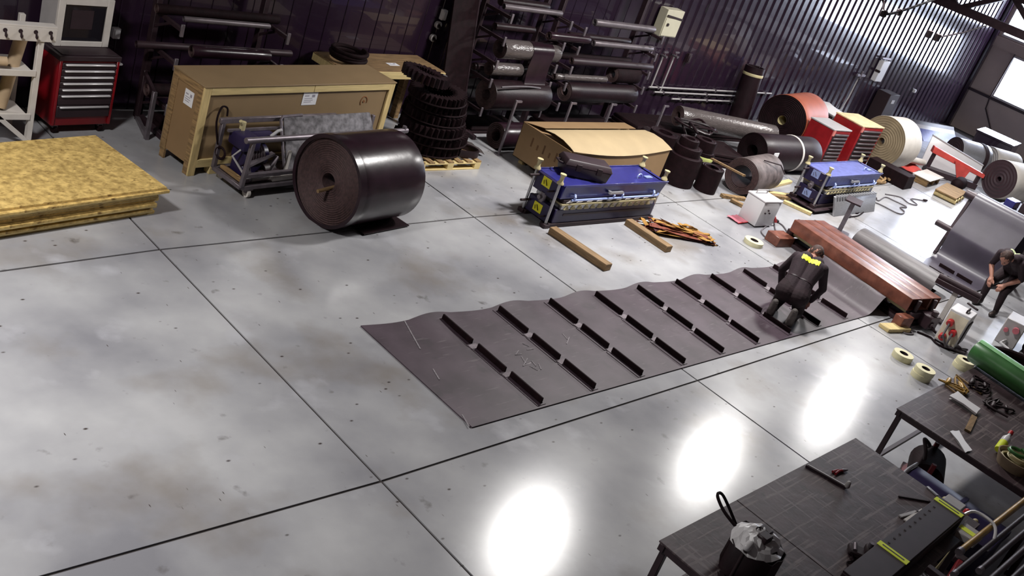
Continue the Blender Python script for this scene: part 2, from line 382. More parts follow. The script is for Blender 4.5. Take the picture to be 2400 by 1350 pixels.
PL(t, 'body', MB().box(-.2,.2,-.14,0,0,.56), M_white, .01); PL(t, 'bracket', MB().bar((-.26,-.07,.62),(.26,-.07,.62),.05,.04).bar((-.2,-.03,.55),(-.2,-.03,.64),.03,.03).bar((.2,-.03,.55),(.2,-.03,.64),.03,.03), M_steel); PL(t, 'slot', MB().box(-.21,-.19,-.16,-.02,.24,.3), M_ink)
# compressed-air pipes
for k, (z, x0, x1) in enumerate(((.70, 17.35, 22.2), (.60, 17.6, 21.4), (.47, 18.3, 20.9))):
    t = T('air_pipe', ['upper white pipe running along the wall behind the wrapped roll', 'middle white pipe running along the wall behind the wrapped roll', 'short lowest pipe along the wall behind the wrapped roll'][k], 'pipe', (x0, YW-.1, z), 0, 'pipes along the back wall')
    PL(t, 'pipe', MB().cyl((0,0,0), (x1-x0,0,0), .018, n=10), M_grey)
    for xx in (.3, (x1-x0)*.5, x1-x0-.3): PL(t, 'clip', MB().box(xx-.02,xx+.02,-.03,.06,-.03,.03), M_steel)
for k, (q0, q1) in enumerate((((1527,200),(1556,128)), ((1548,212),(1578,128)))):
    a = WY(*q0, YW-.1); b = WY(*q1, YW-.1); a.z = [.70, .60][k]; a.x = a.x if a.x > 17.4 else 17.45
    t = T('pipe_drop', ['upright white pipe with a tap beside the electrical cabinet', 'upright white pipe with a tap further along from the cabinet'][k], 'pipe', (a.x, YW-.1, a.z))
    PL(t, 'pipe', MB().cyl((0,0,0), (0,0,b.z-a.z), .017, n=10), M_grey)
    PL(t, 'tap', MB().cyl((0,.05,b.z-a.z-.02),(0,-.09,b.z-a.z-.02),.025).bar((-.07,-.03,b.z-a.z+.06),(.07,-.03,b.z-a.z+.06),.03,.03).cyl((0,-.03,b.z-a.z),(0,-.03,b.z-a.z+.06),.012), M_steel)
t = T('pipe_drop', 'thin upright conduit with a tap on the far ribbed wall', 'pipe', (26.1, YW-.09, .35))
PL(t, 'pipe', MB().tube([(-1.1,0,0),(0,0,0),(.12,0,.35),(.14,0,1.0)], .018), M_grey); PL(t, 'tap', MB().bar((-.1,-.04,.98),(.35,-.04,.98),.05,.05).cyl((.1,-.05,.9),(.1,-.05,1.1),.03), M_steel)
t = wall_box((1611,135), 'small grey tap fitting on the dark wall past the pipes', .1, .2, M_dsteel, 'fitting')
t = wall_box((2141,212), 'tiny white socket on the far ribbed wall', .1, .1, M_white, 'socket')
# cable duct with hoop pipe on end wall
t = T('drain_pipe', 'thin grey cable running down the cream end wall', 'cable', (XE-.04, 10.4, .3))
PL(t, 'cable', MB().tube([(0,.3,.9+1.5),(0,.35,.95),(0,.3,.6),(0,-.1,.15),(0,-.35,-.05)], .02), M_dgrey)
# overhead festoon: cable with hanging blocks
t = T('festoon_cable', 'dark overhead cable with hanging trolley blocks under the roof', 'cable', (12.0, 5.2, 4.2))
a, b, c, d = F(2070,2,4.2), F(2072,30,4.15), F(2108,27,4.15), F(2200,-5,4.3)
o0 = V((12.0, 5.2, 4.2))
PL(t, 'cable', MB().tube([p-o0 for p in catmull([F(2040,-20,4.3), a, b, c, d, F(2290,-40,4.55)], 5)], .016, 6), M_bcable)
for q in (b, c): PL(t, 'block', MB().box(q.x-o0.x-.04,q.x-o0.x+.04,q.y-o0.y-.03,q.y-o0.y+.03,q.z-o0.z-.05,q.z-o0.z+.03), M_dgrey, .01)
a, b = F(2178,80,3.7), F(2197,88,3.7); c = F(2312,60,3.9)
t = T('pendant_sensor', 'pair of dark square floodlights on a cable before the bright wall', 'floodlight', b)
PL(t, 'cable', MB().tube([(0,0,0), (c-b)*.5+V((0,0,-.03)), c-b], .012, 6), M_bcable)
for q in (a, b):
    o = q-b; PL(t, 'head', MB().box(o.x-.05,o.x+.05,o.y-.035,o.y+.035,o.z-.06,o.z+.06), M_dgrey, .01)
# ================================================================ rolls of belting
def roll(label, p0, p1, r, rc, m, mend=None, name='belt_roll', cat='belt roll', group=None, layers=8, core=None, tail=0.0, n=40, sag=0.0, parent=None):
    p0, p1 = V(p0), V(p1); mid = (p0+p1)/2; d = (p1-p0); L = d.length; d.normalize()
    loc = V((mid.x, mid.y, mid.z-r)); t = T(name, label, cat, loc, 0, group)
    pr = [(r-.004, -L/2), (r, -L/2+.01)]+[(r*(1-.006*(k % 2)), -L/2+L*k/6) for k in range(1, 6)]+[(r, L/2-.01), (r-.004, L/2)]
    PW(t, 'outer_wrap', MB().lathe(mid, d, pr, n), m, smooth=50)
    for s_ in (-1, 1):
        pe = []; k2 = layers*2
        for k in range(k2+1):
            rr = rc+(r-.004-rc)*k/k2; pe.append((rr, s_*(L/2-(.010 if k % 2 else 0.0)-.004*math.sin(k*1.7)**2)))
        pe[-1] = (r-.004, s_*L/2); PW(t, 'layered_end', MB().lathe(mid, d, pe, n), mend or m, smooth=20)
    PW(t, 'core', MB().lathe(mid, d, [(rc, -L/2), (rc, L/2)], 24), core or mend or m)
    if tail:
        side = V((0,0,1)).cross(d).normalized()
        rows = []
        for k in range(9):
            a = -math.pi/2+.35-.35*k/4 if k < 5 else -math.pi/2
            c_ = mid+(side*math.cos(a)+V((0,0,1))*math.sin(a))*(r+.006)
            if k >= 5: c_ = V((mid.x, mid.y, mid.z-r+.014))-side*tail*(k-4)/4
            c_.z = max(c_.z, mid.z-r+.014); rows.append([c_-d*L/2, c_, c_+d*L/2])
        PW(t, 'tail', MB().sheet(rows, .012), m)
    return t
# ================================================================ left corner
# OSB stack
cr = F(400,440,.33)
dz = 0.0; rz = 9.0
offs = [(-.10,.05,0), (-.14,.02,.5), (-.09,.04,-.4), (-.12,.0,.6), (-.08,.05,.2), (-.1,.03,-.3), (-.13,.01,.3)]
labs = ['lowest strand board sheet, lying on the concrete floor', 'second strand board sheet up from the floor in the stack', 'third strand board sheet up from the floor in the stack',
        'fourth strand board sheet up from the floor in the stack', 'fifth strand board sheet up from the floor in the stack', 'sixth strand board sheet up from the floor in the stack', 'seventh strand board sheet, just under the overhanging ones']
def osb(label, ox, oy, r_, z, th, corner=False):
    t = T('strand_board', label, 'board', (cr.x+ox, cr.y+oy, z), rz+r_, 'stacked strand boards')
    mb = MB(); Ls, Ds = -2.5, 1.27
    PL(t, 'face', MB().box(Ls,0,0,Ds,th*.35,th), M_osb)
    PL(t, 'edge', MB().box(Ls+.001,-.001,.001,Ds-.001,0,th*.36), M_osbe)
    return t
z = 0.0
for k, (ox, oy, r_) in enumerate(offs): osb(labs[k], ox, oy, r_, z, .036); z += .038
osb('strand board sheet under the topmost sheet with its corner showing', .0, .0, .4, z, .03); z += .031
osb('topmost strand board sheet of the stack beside the red tool chest', -.03, .02, -.3, z, .028)
OSB_TOP = z+.028
# red tool chest
t = T('tool_chest', 'red tool chest with seven chrome drawer handles and dark top, beside the white rack', 'tool chest', (5.66, 10.86, 0), 5)
W = .72
PL(t, 'body', MB().box(-.36,.36,.015,.48,.11,.90), M_red, .012, 2)
PL(t, 'top_tray', MB().box(-.375,.375,-.01,.5,.90,.955).box(-.33,.33,.03,.46,.955,.965), M_dgrey, .01)
zz = .875
for k, hh in enumerate((.075,.075,.075,.075,.075,.135,.15)):
    d_ = PL(t, 'drawer', MB().box(-.325,.325,-.008,.02,zz-hh+.008,zz), M_dgrey, .004)
    PL(d_, 'drawer_handle', MB().box(-.30,.30,-.035,-.006,zz-.026,zz-.006), M_chrome, .006)
    zz -= hh
for x_ in (-.362, .33): PL(t, 'side_rail', MB().box(x_,x_+.032,-.004,.02,.12,.9), M_red, .004)
for sx in (-.28, .28):
    for sy in (.08, .42):
        c_ = PL(t, 'caster', MB().cyl((sx-.02,sy,.05),(sx+.02,sy,.05),.05,n=16), M_blackm); PL(c_, 'caster_fork', MB().box(sx-.03,sx+.03,sy-.03,sy+.03,.07,.112), M_steel)
PL(t, 'push_handle', MB().tube([(.37,.06,.84),(.43,.06,.84),(.43,.42,.84),(.37,.42,.84)], .014), M_chrome)
# glazed cabinet on the chest
t = T('display_cabinet', 'light grey cabinet with a dark glass door standing on the red tool chest', 'cabinet', (5.66, 11.12, .966), 5)
PL(t, 'body', MB().box(-.33,.33,.03,.36,0,.56), M_grey, .008)
f_ = PL(t, 'door_frame', MB().box(-.33,-.25,0,.04,0,.56).box(.25,.33,0,.04,0,.56).box(-.25,.25,0,.04,0,.06).box(-.25,.25,0,.04,.48,.56), M_offw, .004)
PL(f_, 'glass', MB().box(-.25,.25,.018,.03,.06,.48), M_glass)
PL(t, 'papers', MB().box(-.16,.1,.012,.018,.2,.42), M_dgrey)  # not papers: made-up panel on the glass, meant as a screen
# white wooden rack
t = T('wooden_rack', 'white wooden rack with a row of dark hooks on its top rail', 'rack', (4.5, 10.62, 0))
for x_ in (-.62, .46):
    for y_ in (0, .5): PL(t, 'leg', MB().hexa([(x_-.03,y_-.03,0),(x_+.03,y_-.03,0),(x_+.03,y_+.03,0),(x_-.03,y_+.03,0)], [(x_-.03,y_-.03,1.3),(x_+.03,y_-.03,1.3),(x_+.03,y_+.03,1.3),(x_-.03,y_+.03,1.3)]), M_offw, .004)
r_ = PL(t, 'top_rail', MB().box(-.68,.6,-.05,-.03,1.2,1.35), M_offw, .004)
PL(t, 'top_ledge', MB().box(-.68,.6,-.05,.06,1.35,1.372), M_offw, .003)
for k in range(8):
    hx = .53-k*.155; PL(r_, 'hook', MB().tube([(hx,-.05,1.30),(hx,-.075,1.29),(hx,-.08,1.255),(hx,-.095,1.25),(hx,-.1,1.275)], .011, 6).cyl((hx,-.055,1.305),(hx,-.045,1.305),.022,n=10), M_ink)
for z_ in (.84, .34): PL(t, 'shelf_rail', MB().box(-.65,.44,-.045,-.02,z_-.035,z_+.035), M_offw, .004); PL(t, 'shelf_board', MB().box(-.62,.44,0,.5,z_-.03,z_-.01), M_offw, .003)
PL(t, 'brace', MB().bar((.1,-.035,.34),(.45,-.035,.04),.05,.02,(0,1,0)), M_offw, .003)
def tubeT(label, p0, p1, r, m=M_tube, cat='tube', name='cardboard_tube', ri=None):
    p0, p1 = V(p0), V(p1); t = T(name, label, cat, V((p0.x, p0.y, min(p0.z, p1.z)))); d = (p1-p0); L = d.length; ri = ri or r*.82
    PW(t, 'tube', MB().lathe(p0, d, [(ri,.0),(r,0),(r,L),(ri,L)], 20), m); PW(t, 'bore', MB().lathe(p0, d, [(ri,0),(ri,L*.5),(.001,L*.5),(ri,L*.5),(ri,L)], 20), M_tube); return t
tubeT('tall cardboard tube leaning inside the white rack', (4.70, 10.80, .36), (4.87, 10.84, 1.22), .068)
tubeT('short cardboard tube lying on the upper shelf of the white rack', (4.1, 10.78, .90), (4.66, 10.66, .93), .05)
t = T('yellow_sheet', 'yellow plastic sheet standing on the low shelf of the white rack', 'sheet', (4.22, 10.72, .335)); PL(t, 'sheet', MB().box(-.3,.40,0,.012,0,.47), M_yel); PL(t, 'fold', MB().box(-.3,.40,-.012,.0,.36,.47), M_yel, .003)
t = T('yellow_sack', 'folded yellow sack under the tube on the white rack', 'sack', (4.25, 10.76, .832)); PL(t, 'sack', MB().hexa([(-.3,-.1,0),(.3,-.14,0),(.26,.12,0),(-.3,.14,0)], [(-.28,-.09,.012),(.22,-.1,.01),(.2,.1,.012),(-.28,.12,.014)]), mat('ochre_sack', (196,158,62), .8), .004, 2); PL(t, 'sack_seam', MB().box(.17,.185,-.1,.1,.008,.014), M_strapy)
t = T('red_bin', 'red plastic bin on the floor under the white rack', 'bin', (4.5, 10.9, 0)); PL(t, 'bin', MB().lathe((0,0,0),(0,0,1),[(.001,0),(.15,0),(.19,.27),(.2,.28),(.18,.28),(.14,.02),(.001,.02)], 4*6), M_red); PL(t, 'rim', MB().lathe((0,0,.265),(0,0,1),[(.195,0),(.21,.008),(.2,.02)], 24), M_bred)
t = T('cable_bundle', 'loop of grey cable on the upper shelf of the white rack', 'cable', (4.12, 10.95, .82)); PL(t, 'loops', MB().tube([(.11*math.cos(a*.5),.06*math.sin(a*.5),.02+.16+.1*math.sin(a*.5+1)+.004*a) for a in range(26)], .012, 6), M_cable); PL(t, 'tie', MB().tube([(.03*math.cos(a)-.1,.02*math.sin(a),.16) for a in range(7)], .012, 6, True), M_ink)
# ---------------------------------------------------------------- cantilever racks
def cant_rack(label, xs, yb, levels, hgt, arm, name='cantilever_rack', foot=True):
    t = T(name, label, 'rack', (xs[0], yb, 0), 0, 'steel cantilever racks along the dark wall')
    x0 = xs[0]
    for x_ in xs:
        u = PL(t, 'upright', MB().box(x_-x0-.035,x_-x0+.035,-.05,.05,0,hgt), M_dsteel, .004)
        if foot: PL(t, 'foot', MB().box(x_-x0-.035,x_-x0+.035,-arm-.05,-.05,0,.07), M_dsteel, .004)
        for z_ in levels:
            a = PL(t, 'arm', MB().bar((x_-x0,-.05,z_-.03),(x_-x0,-arm,z_-.03),.04,.05), M_dsteel, .003)
            PL(a, 'arm_stop', MB().box(x_-x0-.022,x_-x0+.022,-arm-.02,-arm+.005,z_-.11,z_+.04), M_steel, .003)
            PL(a, 'gusset', MB().bar((x_-x0,-.05,z_-.2),(x_-x0,-arm*.55,z_-.055),.03,.03), M_dsteel)
    L = xs[-1]-x0
    for z_ in (hgt*.15, hgt-.08): PL(t, 'tie_bar', MB().bar((0,.03,z_),(L,.03,z_),.04,.05), M_dsteel)
    return t
cant_rack('dark cantilever rack behind the big plywood crate', (6.62, 8.1), 11.35, (.42, 1.0, 1.42), 1.9, .62)
PLQ = [((6.75,10.95,1.45),(7.95,10.95,1.45),.035,M_tubeg,'pale steel tube lying on the upper arms behind the crate','pipe'),
       ((6.5,11.15,1.48),(8.2,11.15,1.48),.06,M_blackm,'thin black belt roll on the upper arms behind the crate','belt roll'),
       ((6.9,10.9,1.075),(8.0,10.9,1.075),.075,M_gloss,'shiny black roll on the middle arms behind the crate','belt roll'),
       ((6.3,11.1,1.045),(8.5,11.12,1.045),.045,M_dsteel,'long dark tube on the middle arms behind the crate','pipe'),
       ((6.5,11.05,.50),(8.2,11.05,.50),.08,M_blackm,'black roll on the lowest arms behind the crate','belt roll')]
for p0, p1, r, m_, l, c_ in PLQ: roll(l, p0, p1, r, r*.45, m_, M_bend if c_ == 'belt roll' else m_, 'belt_roll' if c_ == 'belt roll' else 'steel_tube', c_, layers=3, n=20)
# trestle stand next to crate
t = T('steel_trestle', 'grey steel trestle with a sloping brace left of the plywood crate', 'trestle', (6.42, 10.72, 0))
PL(t, 'front_post', MB().bar((0,0,0),(0,0,.62),.05,.05), M_steel, .004); PL(t, 'foot_bar', MB().bar((0,0,.03),(.16,.56,.03),.05,.05), M_steel, .004)
PL(t, 'rear_post', MB().bar((.16,.56,0),(.16,.56,.66),.05,.05), M_dsteel, .004); PL(t, 'brace', MB().bar((.16,.56,.62),(0,0,.6),.04,.04), M_dsteel)
# coil of black hose at rack end
def ring_coil(t, name, c_, r, rt, turns, m_, wob=.02, n=8, dz_=None):
    pts = []; k = 26*turns; dz_ = rt*1.5 if dz_ is None else dz_
    for i in range(int(k)+1):
        a = 2*math.pi*i/26; rr = r*(1+wob*math.sin(a*1.3+i*.05)); pts.append(V(c_)+V((rr*math.cos(a), rr*math.sin(a), dz_*i/26)))
    return PL(t, name, MB().tube(pts, rt, n), m_)
p = WY(735,112,10.9); t = T('hose_coil', 'coil of black hose lying on the flat wooden crate by the dark wall', 'hose', (9.45, 11.12, 1.0)); ring_coil(t, 'loops', (0,0,.03), .24, .03, 3, M_blackm, .06); PL(t, 'hose_end', MB().tube([(.24,0,.05),(.3,.15,.04),(.2,.3,.03)], .03), M_blackm)
# ---------------------------------------------------------------- large crate
t = T('plywood_crate', 'big plywood crate framed in pale pine with a paper label on its front', 'crate', (6.43, 9.74, 0), 7)
L, D, H_ = 3.12, .58, 1.115
PL(t, 'lid', MB().box(-.01,L+.01,-.01,D+.01,H_-.018,H_), M_ply, .004)
PL(t, 'panel_front', MB().box(.09,L-.09,.03,.045,.1,H_-.018), M_ply); PL(t, 'panel_back', MB().box(0,L,D-.015,D,.1,H_-.018), M_ply)
PL(t, 'panel_end', MB().box(.012,.026,.05,D-.02,.13,H_-.018), M_card); PL(t, 'panel_end', MB().box(L-.026,L-.012,.05,D-.02,.13,H_-.018), M_card)
for x_ in (0, L-.095): PL(t, 'post', MB().box(x_,x_+.095,0,.03,0,H_-.018), M_woodv, .003)
for x_ in (0, L-.03): PL(t, 'end_post', MB().box(x_,x_+.03,.03,.11,0,H_-.018), M_oldw, .003); PL(t, 'end_post', MB().box(x_,x_+.03,D-.1,D-.016,0,H_-.018), M_oldw, .003); PL(t, 'end_rail', MB().box(x_,x_+.03,.11,D-.1,H_-.11,H_-.02), M_oldw, .003)
PL(t, 'top_rail', MB().box(.095,L*.53,0,.03,H_-.11,H_-.02), M_wood, .003); PL(t, 'top_rail', MB().box(L*.53+.004,L-.095,-.002,.03,H_-.108,H_-.02), M_wood, .003)
PL(t, 'bottom_rail', MB().box(.095,L-.095,0,.03,.1,.2), M_wood, .003)
for y_ in (.0, D-.1): PL(t, 'skid', MB().box(.3,L-.3,y_,y_+.1,0,.1), M_wood, .003)
def label_sheet(parent, pos, u, v, w, h, name='paper_label'):
    pos, u, v = V(pos), V(u), V(v); n_v = u.cross(v)
    q = PL(parent, name, MB().hexa([pos, pos+u*w, pos+u*w+v*h, pos+v*h], [p_+n_v*.003 for p_ in (pos, pos+u*w, pos+u*w+v*h, pos+v*h)]), M_paper)
    mb = MB()
    for a_, b_, ww, hh in ((.12,.68,.3,.08),(.12,.5,.55,.05),(.12,.36,.6,.05),(.12,.22,.5,.05),(.62,.6,.2,.2)):
        b0 = pos+u*w*a_+v*h*b_+n_v*.003; mb.hexa([b0, b0+u*w*ww, b0+u*w*ww+v*h*hh, b0+v*h*hh], [p_+n_v*.001 for p_ in (b0, b0+u*w*ww, b0+u*w*ww+v*h*hh, b0+v*h*hh)])
    PL(q, 'print', mb, mat('grey_print', (150,146,156), .7))
label_sheet(t, (1.52,.028,H_-.29), (1,0,0), (0,0,1), .24, .17)
label_sheet(t, (.010,.33,H_-.34), (0,-1,0), (0,0,1), .16, .18)
PL(t, 'crate_stamp', MB().tube([(2.62+.06*math.cos(a_),.027,.84+.07*math.sin(a_)) for a_ in [math.pi*k/9-.3 for k in range(13)]], .006, 5).cyl((2.62,.03,.84),(2.62,.022,.84),.018,n=8), mat('brown_stamp', (120,74,38), .7))
# ---------------------------------------------------------------- flat crate behind
t = T('flat_crate', 'long flat wooden crate lying behind the big plywood crate', 'crate', (9.14, 10.76, 0), 4)
PL(t, 'lid', MB().box(0,2.05,.02,.66,.965,.985), M_oldx, .003)
PL(t, 'frame_front', MB().box(0,2.05,0,.03,.87,.975), M_wood, .003); PL(t, 'frame_back', MB().box(0,2.05,.64,.67,.87,.975), M_wood, .003)
for x_ in (0, 2.01): PL(t, 'frame_end', MB().box(x_,x_+.04,.03,.64,.87,.98), M_woodv, .003)
for k in range(3): PL(t, 'lid_board', MB().box(.02,2.03,.03+k*.21,.225+k*.21,.985,.995), M_oldx, .002)
for x_ in (.15, .95, 1.78):
    for y_ in (.05, .52): PL(t, 'support', MB().box(x_,x_+.1,y_,y_+.1,0,.87), M_oldw, .003)
label_sheet(t, (1.05,.2,.995), (1,0,0), (0,1,0), .2, .1)
# ---------------------------------------------------------------- machine trolley in front of crate
t = T('machine_trolley', 'steel tube trolley with a motor and grey sheet before the plywood crate', 'trolley', (6.76, 9.16, 0), 6)
L, D = 2.42, .52
for y_ in (0, D):
    PL(t, 'base_rail', MB().bar((0,y_,.14),(L,y_,.14),.05,.05), M_steel, .004)
PL(t, 'base_end', MB().bar((0,0,.14),(0,D,.14),.05,.05), M_steel, .004); PL(t, 'base_end', MB().bar((L,0,.14),(L,D,.14),.05,.05), M_steel, .004)
PL(t, 'lower_tube', MB().bar((.02,0,.29),(L,0,.29),.05,.05), M_steel, .006)
PL(t, 'floor_plate', MB().box(.05,L-.05,.05,D-.05,.15,.165), M_dsteel)
for x_, tilt in ((0,.03),(L,.0)):
    PL(t, 'post', MB().bar((x_,0,.14),(x_+tilt,0,.72),.05,.05), M_steel, .004); PL(t, 'post', MB().bar((x_,D,.14),(x_,D,.72),.05,.05), M_steel, .004)
PL(t, 'handrail', MB().tube([(-.08,0,.735),(L+.12,0,.735)], .036, 12), M_steel)
PL(t, 'rail_end', MB().cyl((L+.06,0,.66),(L+.06,0,.8),.028), M_steel)
PL(t, 'rear_rail', MB().bar((-.05,D,.735),(L*.72,D,.735),.05,.06), M_steel, .004)
PL(t, 'cross_rail', MB().bar((.0,D*.8,.66),(.85,D*.8,.66),.03,.03), M_steel)
for x_ in (.12, L-.12):
    for y_ in (.02, D-.02):
        c_ = PL(t, 'caster', MB().cyl((x_-.02,y_,.055),(x_+.02,y_,.055),.055,n=18), M_offw); PL(c_, 'caster_plate', MB().box(x_-.05,x_+.05,y_-.04,y_+.04,.1,.12).box(x_-.035,x_+.035,y_-.02,y_+.02,.06,.1), M_steel)
PL(t, 'slate_sheet', MB().hexa([(.78,.12,.17),(L-.05,.12,.17),(L-.05,.15,.17),(.78,.15,.17)], [(.80,.42,.78),(L-.18,.42,.80),(L-.18,.45,.80),(.80,.45,.78)]), M_slate, .004)
PL(t, 'sheet_frame', MB().tube([(.74,.14,.2),(.76,.43,.76),(.8,.45,.79),(1.1,.45,.8)], .018), M_steel)
PL(t, 'side_plate', MB().box(.70,.74,.1,.13,.18,.5), M_offw)
mt = PL(t, 'motor', MB().cyl((.12,.3,.40),(.48,.3,.40),.13,n=20).box(.14,.46,.2,.42,.17,.3), M_dblue, .01)
PL(mt, 'motor_fins', MB().lathe((.14,.3,.40),(1,0,0),[(.13,.0)]+[(.148 if k % 2 else .13, .02*k) for k in range(1,14)], 20), M_dgrey)
PL(t, 'gearbox', MB().box(.06,.3,.16,.46,.5,.66).box(.3,.62,.25,.52,.56,.64), M_dblue, .02, 2)
PL(t, 'valve', MB().cyl((.2,.42,.66),(.2,.42,.76),.035).cyl((.2,.42,.7),(.14,.4,.78),.02), M_nut)
PL(t, 'lever', MB().tube([(.3,.28,.3),(.2,.2,.55),(.2,.2,.6)], .014), M_steel); PL(t, 'lever', MB().tube([(.5,.25,.64),(.56,.22,.72),(.6,.2,.74)], .02), M_white)
PL(t, 'hand_wheel', MB().lathe((-.02,.45,.36),(1,.2,0),[(.07,0),(.085,.015),(.07,.03),(.05,.015),(.07,0)], 18), M_blackm)
PL(t, 'bracket', MB().bar((.1,.1,.36),(.55,.2,.44),.06,.03).bar((.45,.12,.17),(.62,.2,.4),.05,.03).bar((.2,.08,.17),(.12,.14,.45),.04,.03), M_steel)
PL(t, 'pump', MB().cyl((.42,.2,.24),(.62,.22,.24),.07).cyl((.3,.12,.22),(.4,.12,.22),.05).box(.5,.64,.1,.25,.17,.26), M_dgrey, .008)
PL(t, 'pipe_bundle', MB().tube([(.1,.1,.2),(.3,.06,.22),(.5,.1,.2),(.68,.08,.25)], .016).tube([(.1,.2,.55),(.0,.25,.42),(.1,.12,.25)], .014), M_grey)
PL(t, 'loose_tube', MB().bar((.45,.02,.2),(1.9,.06,.2),.04,.04).bar((.2,.08,.18),(.9,.12,.18),.03,.03), M_offw)
PL(t, 'plank', MB().box(.04,.1,.06,D-.06,.165,.2), M_oldw)
PL(t, 'hose', MB().tube(catmull([(-.03,.5,.45),(-.07,.55,.7),(.0,.6,.86),(.1,.62,.84),(.12,.62,.74)], 5), .012, 6), M_bcable)
# big black roll in front
a = V((7.42, 8.50, .535)); d_ = V((math.cos(math.radians(8)), math.sin(math.radians(8)), 0)); b = a+d_*1.08
big = roll('large shiny black belt roll standing on the floor before the trolley', a, b, .535, .10, M_gloss, M_bend, layers=17, n=64)
PW(big, 'loose_wrap', MB().lathe(a, d_, [(.50,-.035),(.545,-.04),(.547,.06),(.536,.07)], 64), M_gloss)
PW(big, 'core_stick', MB().cyl(a+V((-.16,-.05,-.09)), a+V((.18,.0,-.06)), .022, n=10), M_oldx)
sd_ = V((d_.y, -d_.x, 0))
PW(big, 'tail', MB().sheet([[a+d_*(.35+.8*j)+sd_*(-.05+.16*i)+V((0,0,-.521)) for j in (0,.5,1)] for i in range(4)], .012), M_black)  # black sheet standing in for the roll's shadow on the floor
# pallets
def pallet(label, loc, rz, w=1.2, d=.8, h=.13, m1=M_wood, m2=M_oldw, name='wooden_pallet', nb=7, across=True):
    t = T(name, label, 'pallet', loc, rz)
    for k in range(nb):
        x_ = (w-.1)*k/(nb-1); PL(t, 'deck_board', MB().box(x_,x_+.1,0,d,h-.02,h), m2, .002)
    for y_ in (0, d/2-.045, d-.09): PL(t, 'stringer_board', MB().box(0,w,y_,y_+.09,h-.04,h-.02), m1, .002); PL(t, 'base_board', MB().box(0,w,y_,y_+.09,0,.018), m1, .002)
    for x_ in (0, w/2-.06, w-.12):
        for y_ in (0, d/2-.045, d-.09): PL(t, 'block', MB().box(x_,x_+.12,y_,y_+.09,.018,h-.04), m1, .003)
    return t
pallet('pale wooden pallet under the pile of cleated sidewall coils', (9.95, 9.66, 0), 0, 1.22, .92)
# coils of corrugated sidewall on pallet
def sidewall_coil(label, cx, cy, z, rx, ry, h, tilt=(0,0), ph=0, span=(0, 2*math.pi)):
    t = T('sidewall_coil', label, 'rubber coil', (cx, cy, z), 0, 'coils of corrugated black sidewall on the pallet')
    n = 150; v = []; f = []
    for i in range(n):
        a_ = span[0]+(span[1]-span[0])*i/n; w = 1+.085*math.sin(a_*34+ph)*(1)
        for rr, zz in ((w, 0), (w, h), (w-.36, h), (w-.36, 0)):
            v.append((rx*rr*math.cos(a_), ry*rr*math.sin(a_), zz+tilt[0]*math.cos(a_)+tilt[1]*math.sin(a_)))
    for i in range(n):
        j = (i+1) % n
        for k in range(4): f.append((i*4+k, j*4+k, j*4+(k+1) % 4, i*4+(k+1) % 4))
    PL(t, 'corrugated_band', MB().add(v, f), M_blackm, smooth=35)
    PL(t, 'base_strip', MB().lathe((0,0,0),(0,0,1),[(.2,0)], 8) if False else MB().tube([(rx*1.08*math.cos(2*math.pi*i/40), ry*1.08*math.sin(2*math.pi*i/40), .012+tilt[0]*math.cos(2*math.pi*i/40)+tilt[1]*math.sin(2*math.pi*i/40)) for i in range(40)], .012, 6, True), M_blackm)
    return t
pl_ = ['bottom corrugated sidewall coil lying on the pallet', 'second corrugated sidewall coil up from the pallet', 'third corrugated sidewall coil up from the pallet', 'fourth corrugated sidewall coil up from the pallet', 'fifth corrugated sidewall coil up from the pallet', 'sixth corrugated sidewall coil, below the leaning one']
zc = .13
for k in range(6):
    h = (.15,.13,.14,.13,.14,.12)[k]
    sidewall_coil(pl_[k], 10.5+.05*math.sin(k*2.1)-.02*k, 10.15+.04*math.cos(k*1.7), zc+.012, .53-.03*k+.02*(k % 2), .42-.01*k, h, (.010*(k % 3), .008*(k % 2)), k)
    zc += h+.018
    if k < 3: sidewall_coil(['small inner coil of sidewall inside the bottom coil', 'small inner coil of sidewall inside the second coil', 'small inner coil of sidewall inside the third coil'][k], 10.47, 10.13, zc-h-.004, .3, .22, h*.9, (0,0), k+1)
t = T('sidewall_coil', 'topmost corrugated sidewall coil leaning up towards the flat crate', 'rubber coil', (10.12, 10.22, zc+.03), 0, 'coils of corrugated black sidewall on the pallet')
n = 110; v = []; f = []
for i in range(n):
    a_ = 2*math.pi*i/n; w = 1+.09*math.sin(a_*26)
    for rr, zz in ((w,0),(w,.13),(w-.4,.13),(w-.4,0)): v.append((.34*rr*math.cos(a_), .3*rr*math.sin(a_), zz+.05-.1*math.cos(a_)*.4))
for i in range(n):
    j = (i+1) % n
    for k in range(4): f.append((i*4+k, j*4+k, j*4+(k+1) % 4, i*4+(k+1) % 4))
PL(t, 'corrugated_band', MB().add(v, f), M_black, smooth=35); PL(t, 'strap', MB().tube([(.3,-.05,.05),(.34,-.05,.14),(.26,-.05,.16)], .012), M_cable)
t = T('sidewall_strip', 'loose end of sidewall bent out over the pallet corner', 'rubber strip', (10.95, 9.75, .12), 0)
pts = catmull([(-.15,.05,.03),(.1,0,.02),(.24,.06,.02),(.2,.2,.03),(.02,.26,.05)], 8)
rows = [[p_, p_+V((0,0,.09))] for p_ in pts]; PL(t, 'band', MB().sheet(rows, .02), M_black); PL(t, 'bead', MB().tube([p_+V((0,0,.09)) for p_ in pts], .014, 6), M_blackm)
# folded grey film beside pile
t = T('plastic_film', 'crumpled grey plastic film lying beside the sidewall coils', 'plastic film', (11.3, 10.35, 0), 0)
PL(t, 'film', MB().sheet([[V((.09*i-.3, .08*j-.3, .03+.05*random.random()+.12*math.exp(-((i-3)**2+(j-3)**2)/6))) for j in range(8)] for i in range(8)], .004), M_clear); PL(t, 'film_knot', MB().capsule((-.05,0,.12),.05,(.05,.05,.16),.03), M_clear)
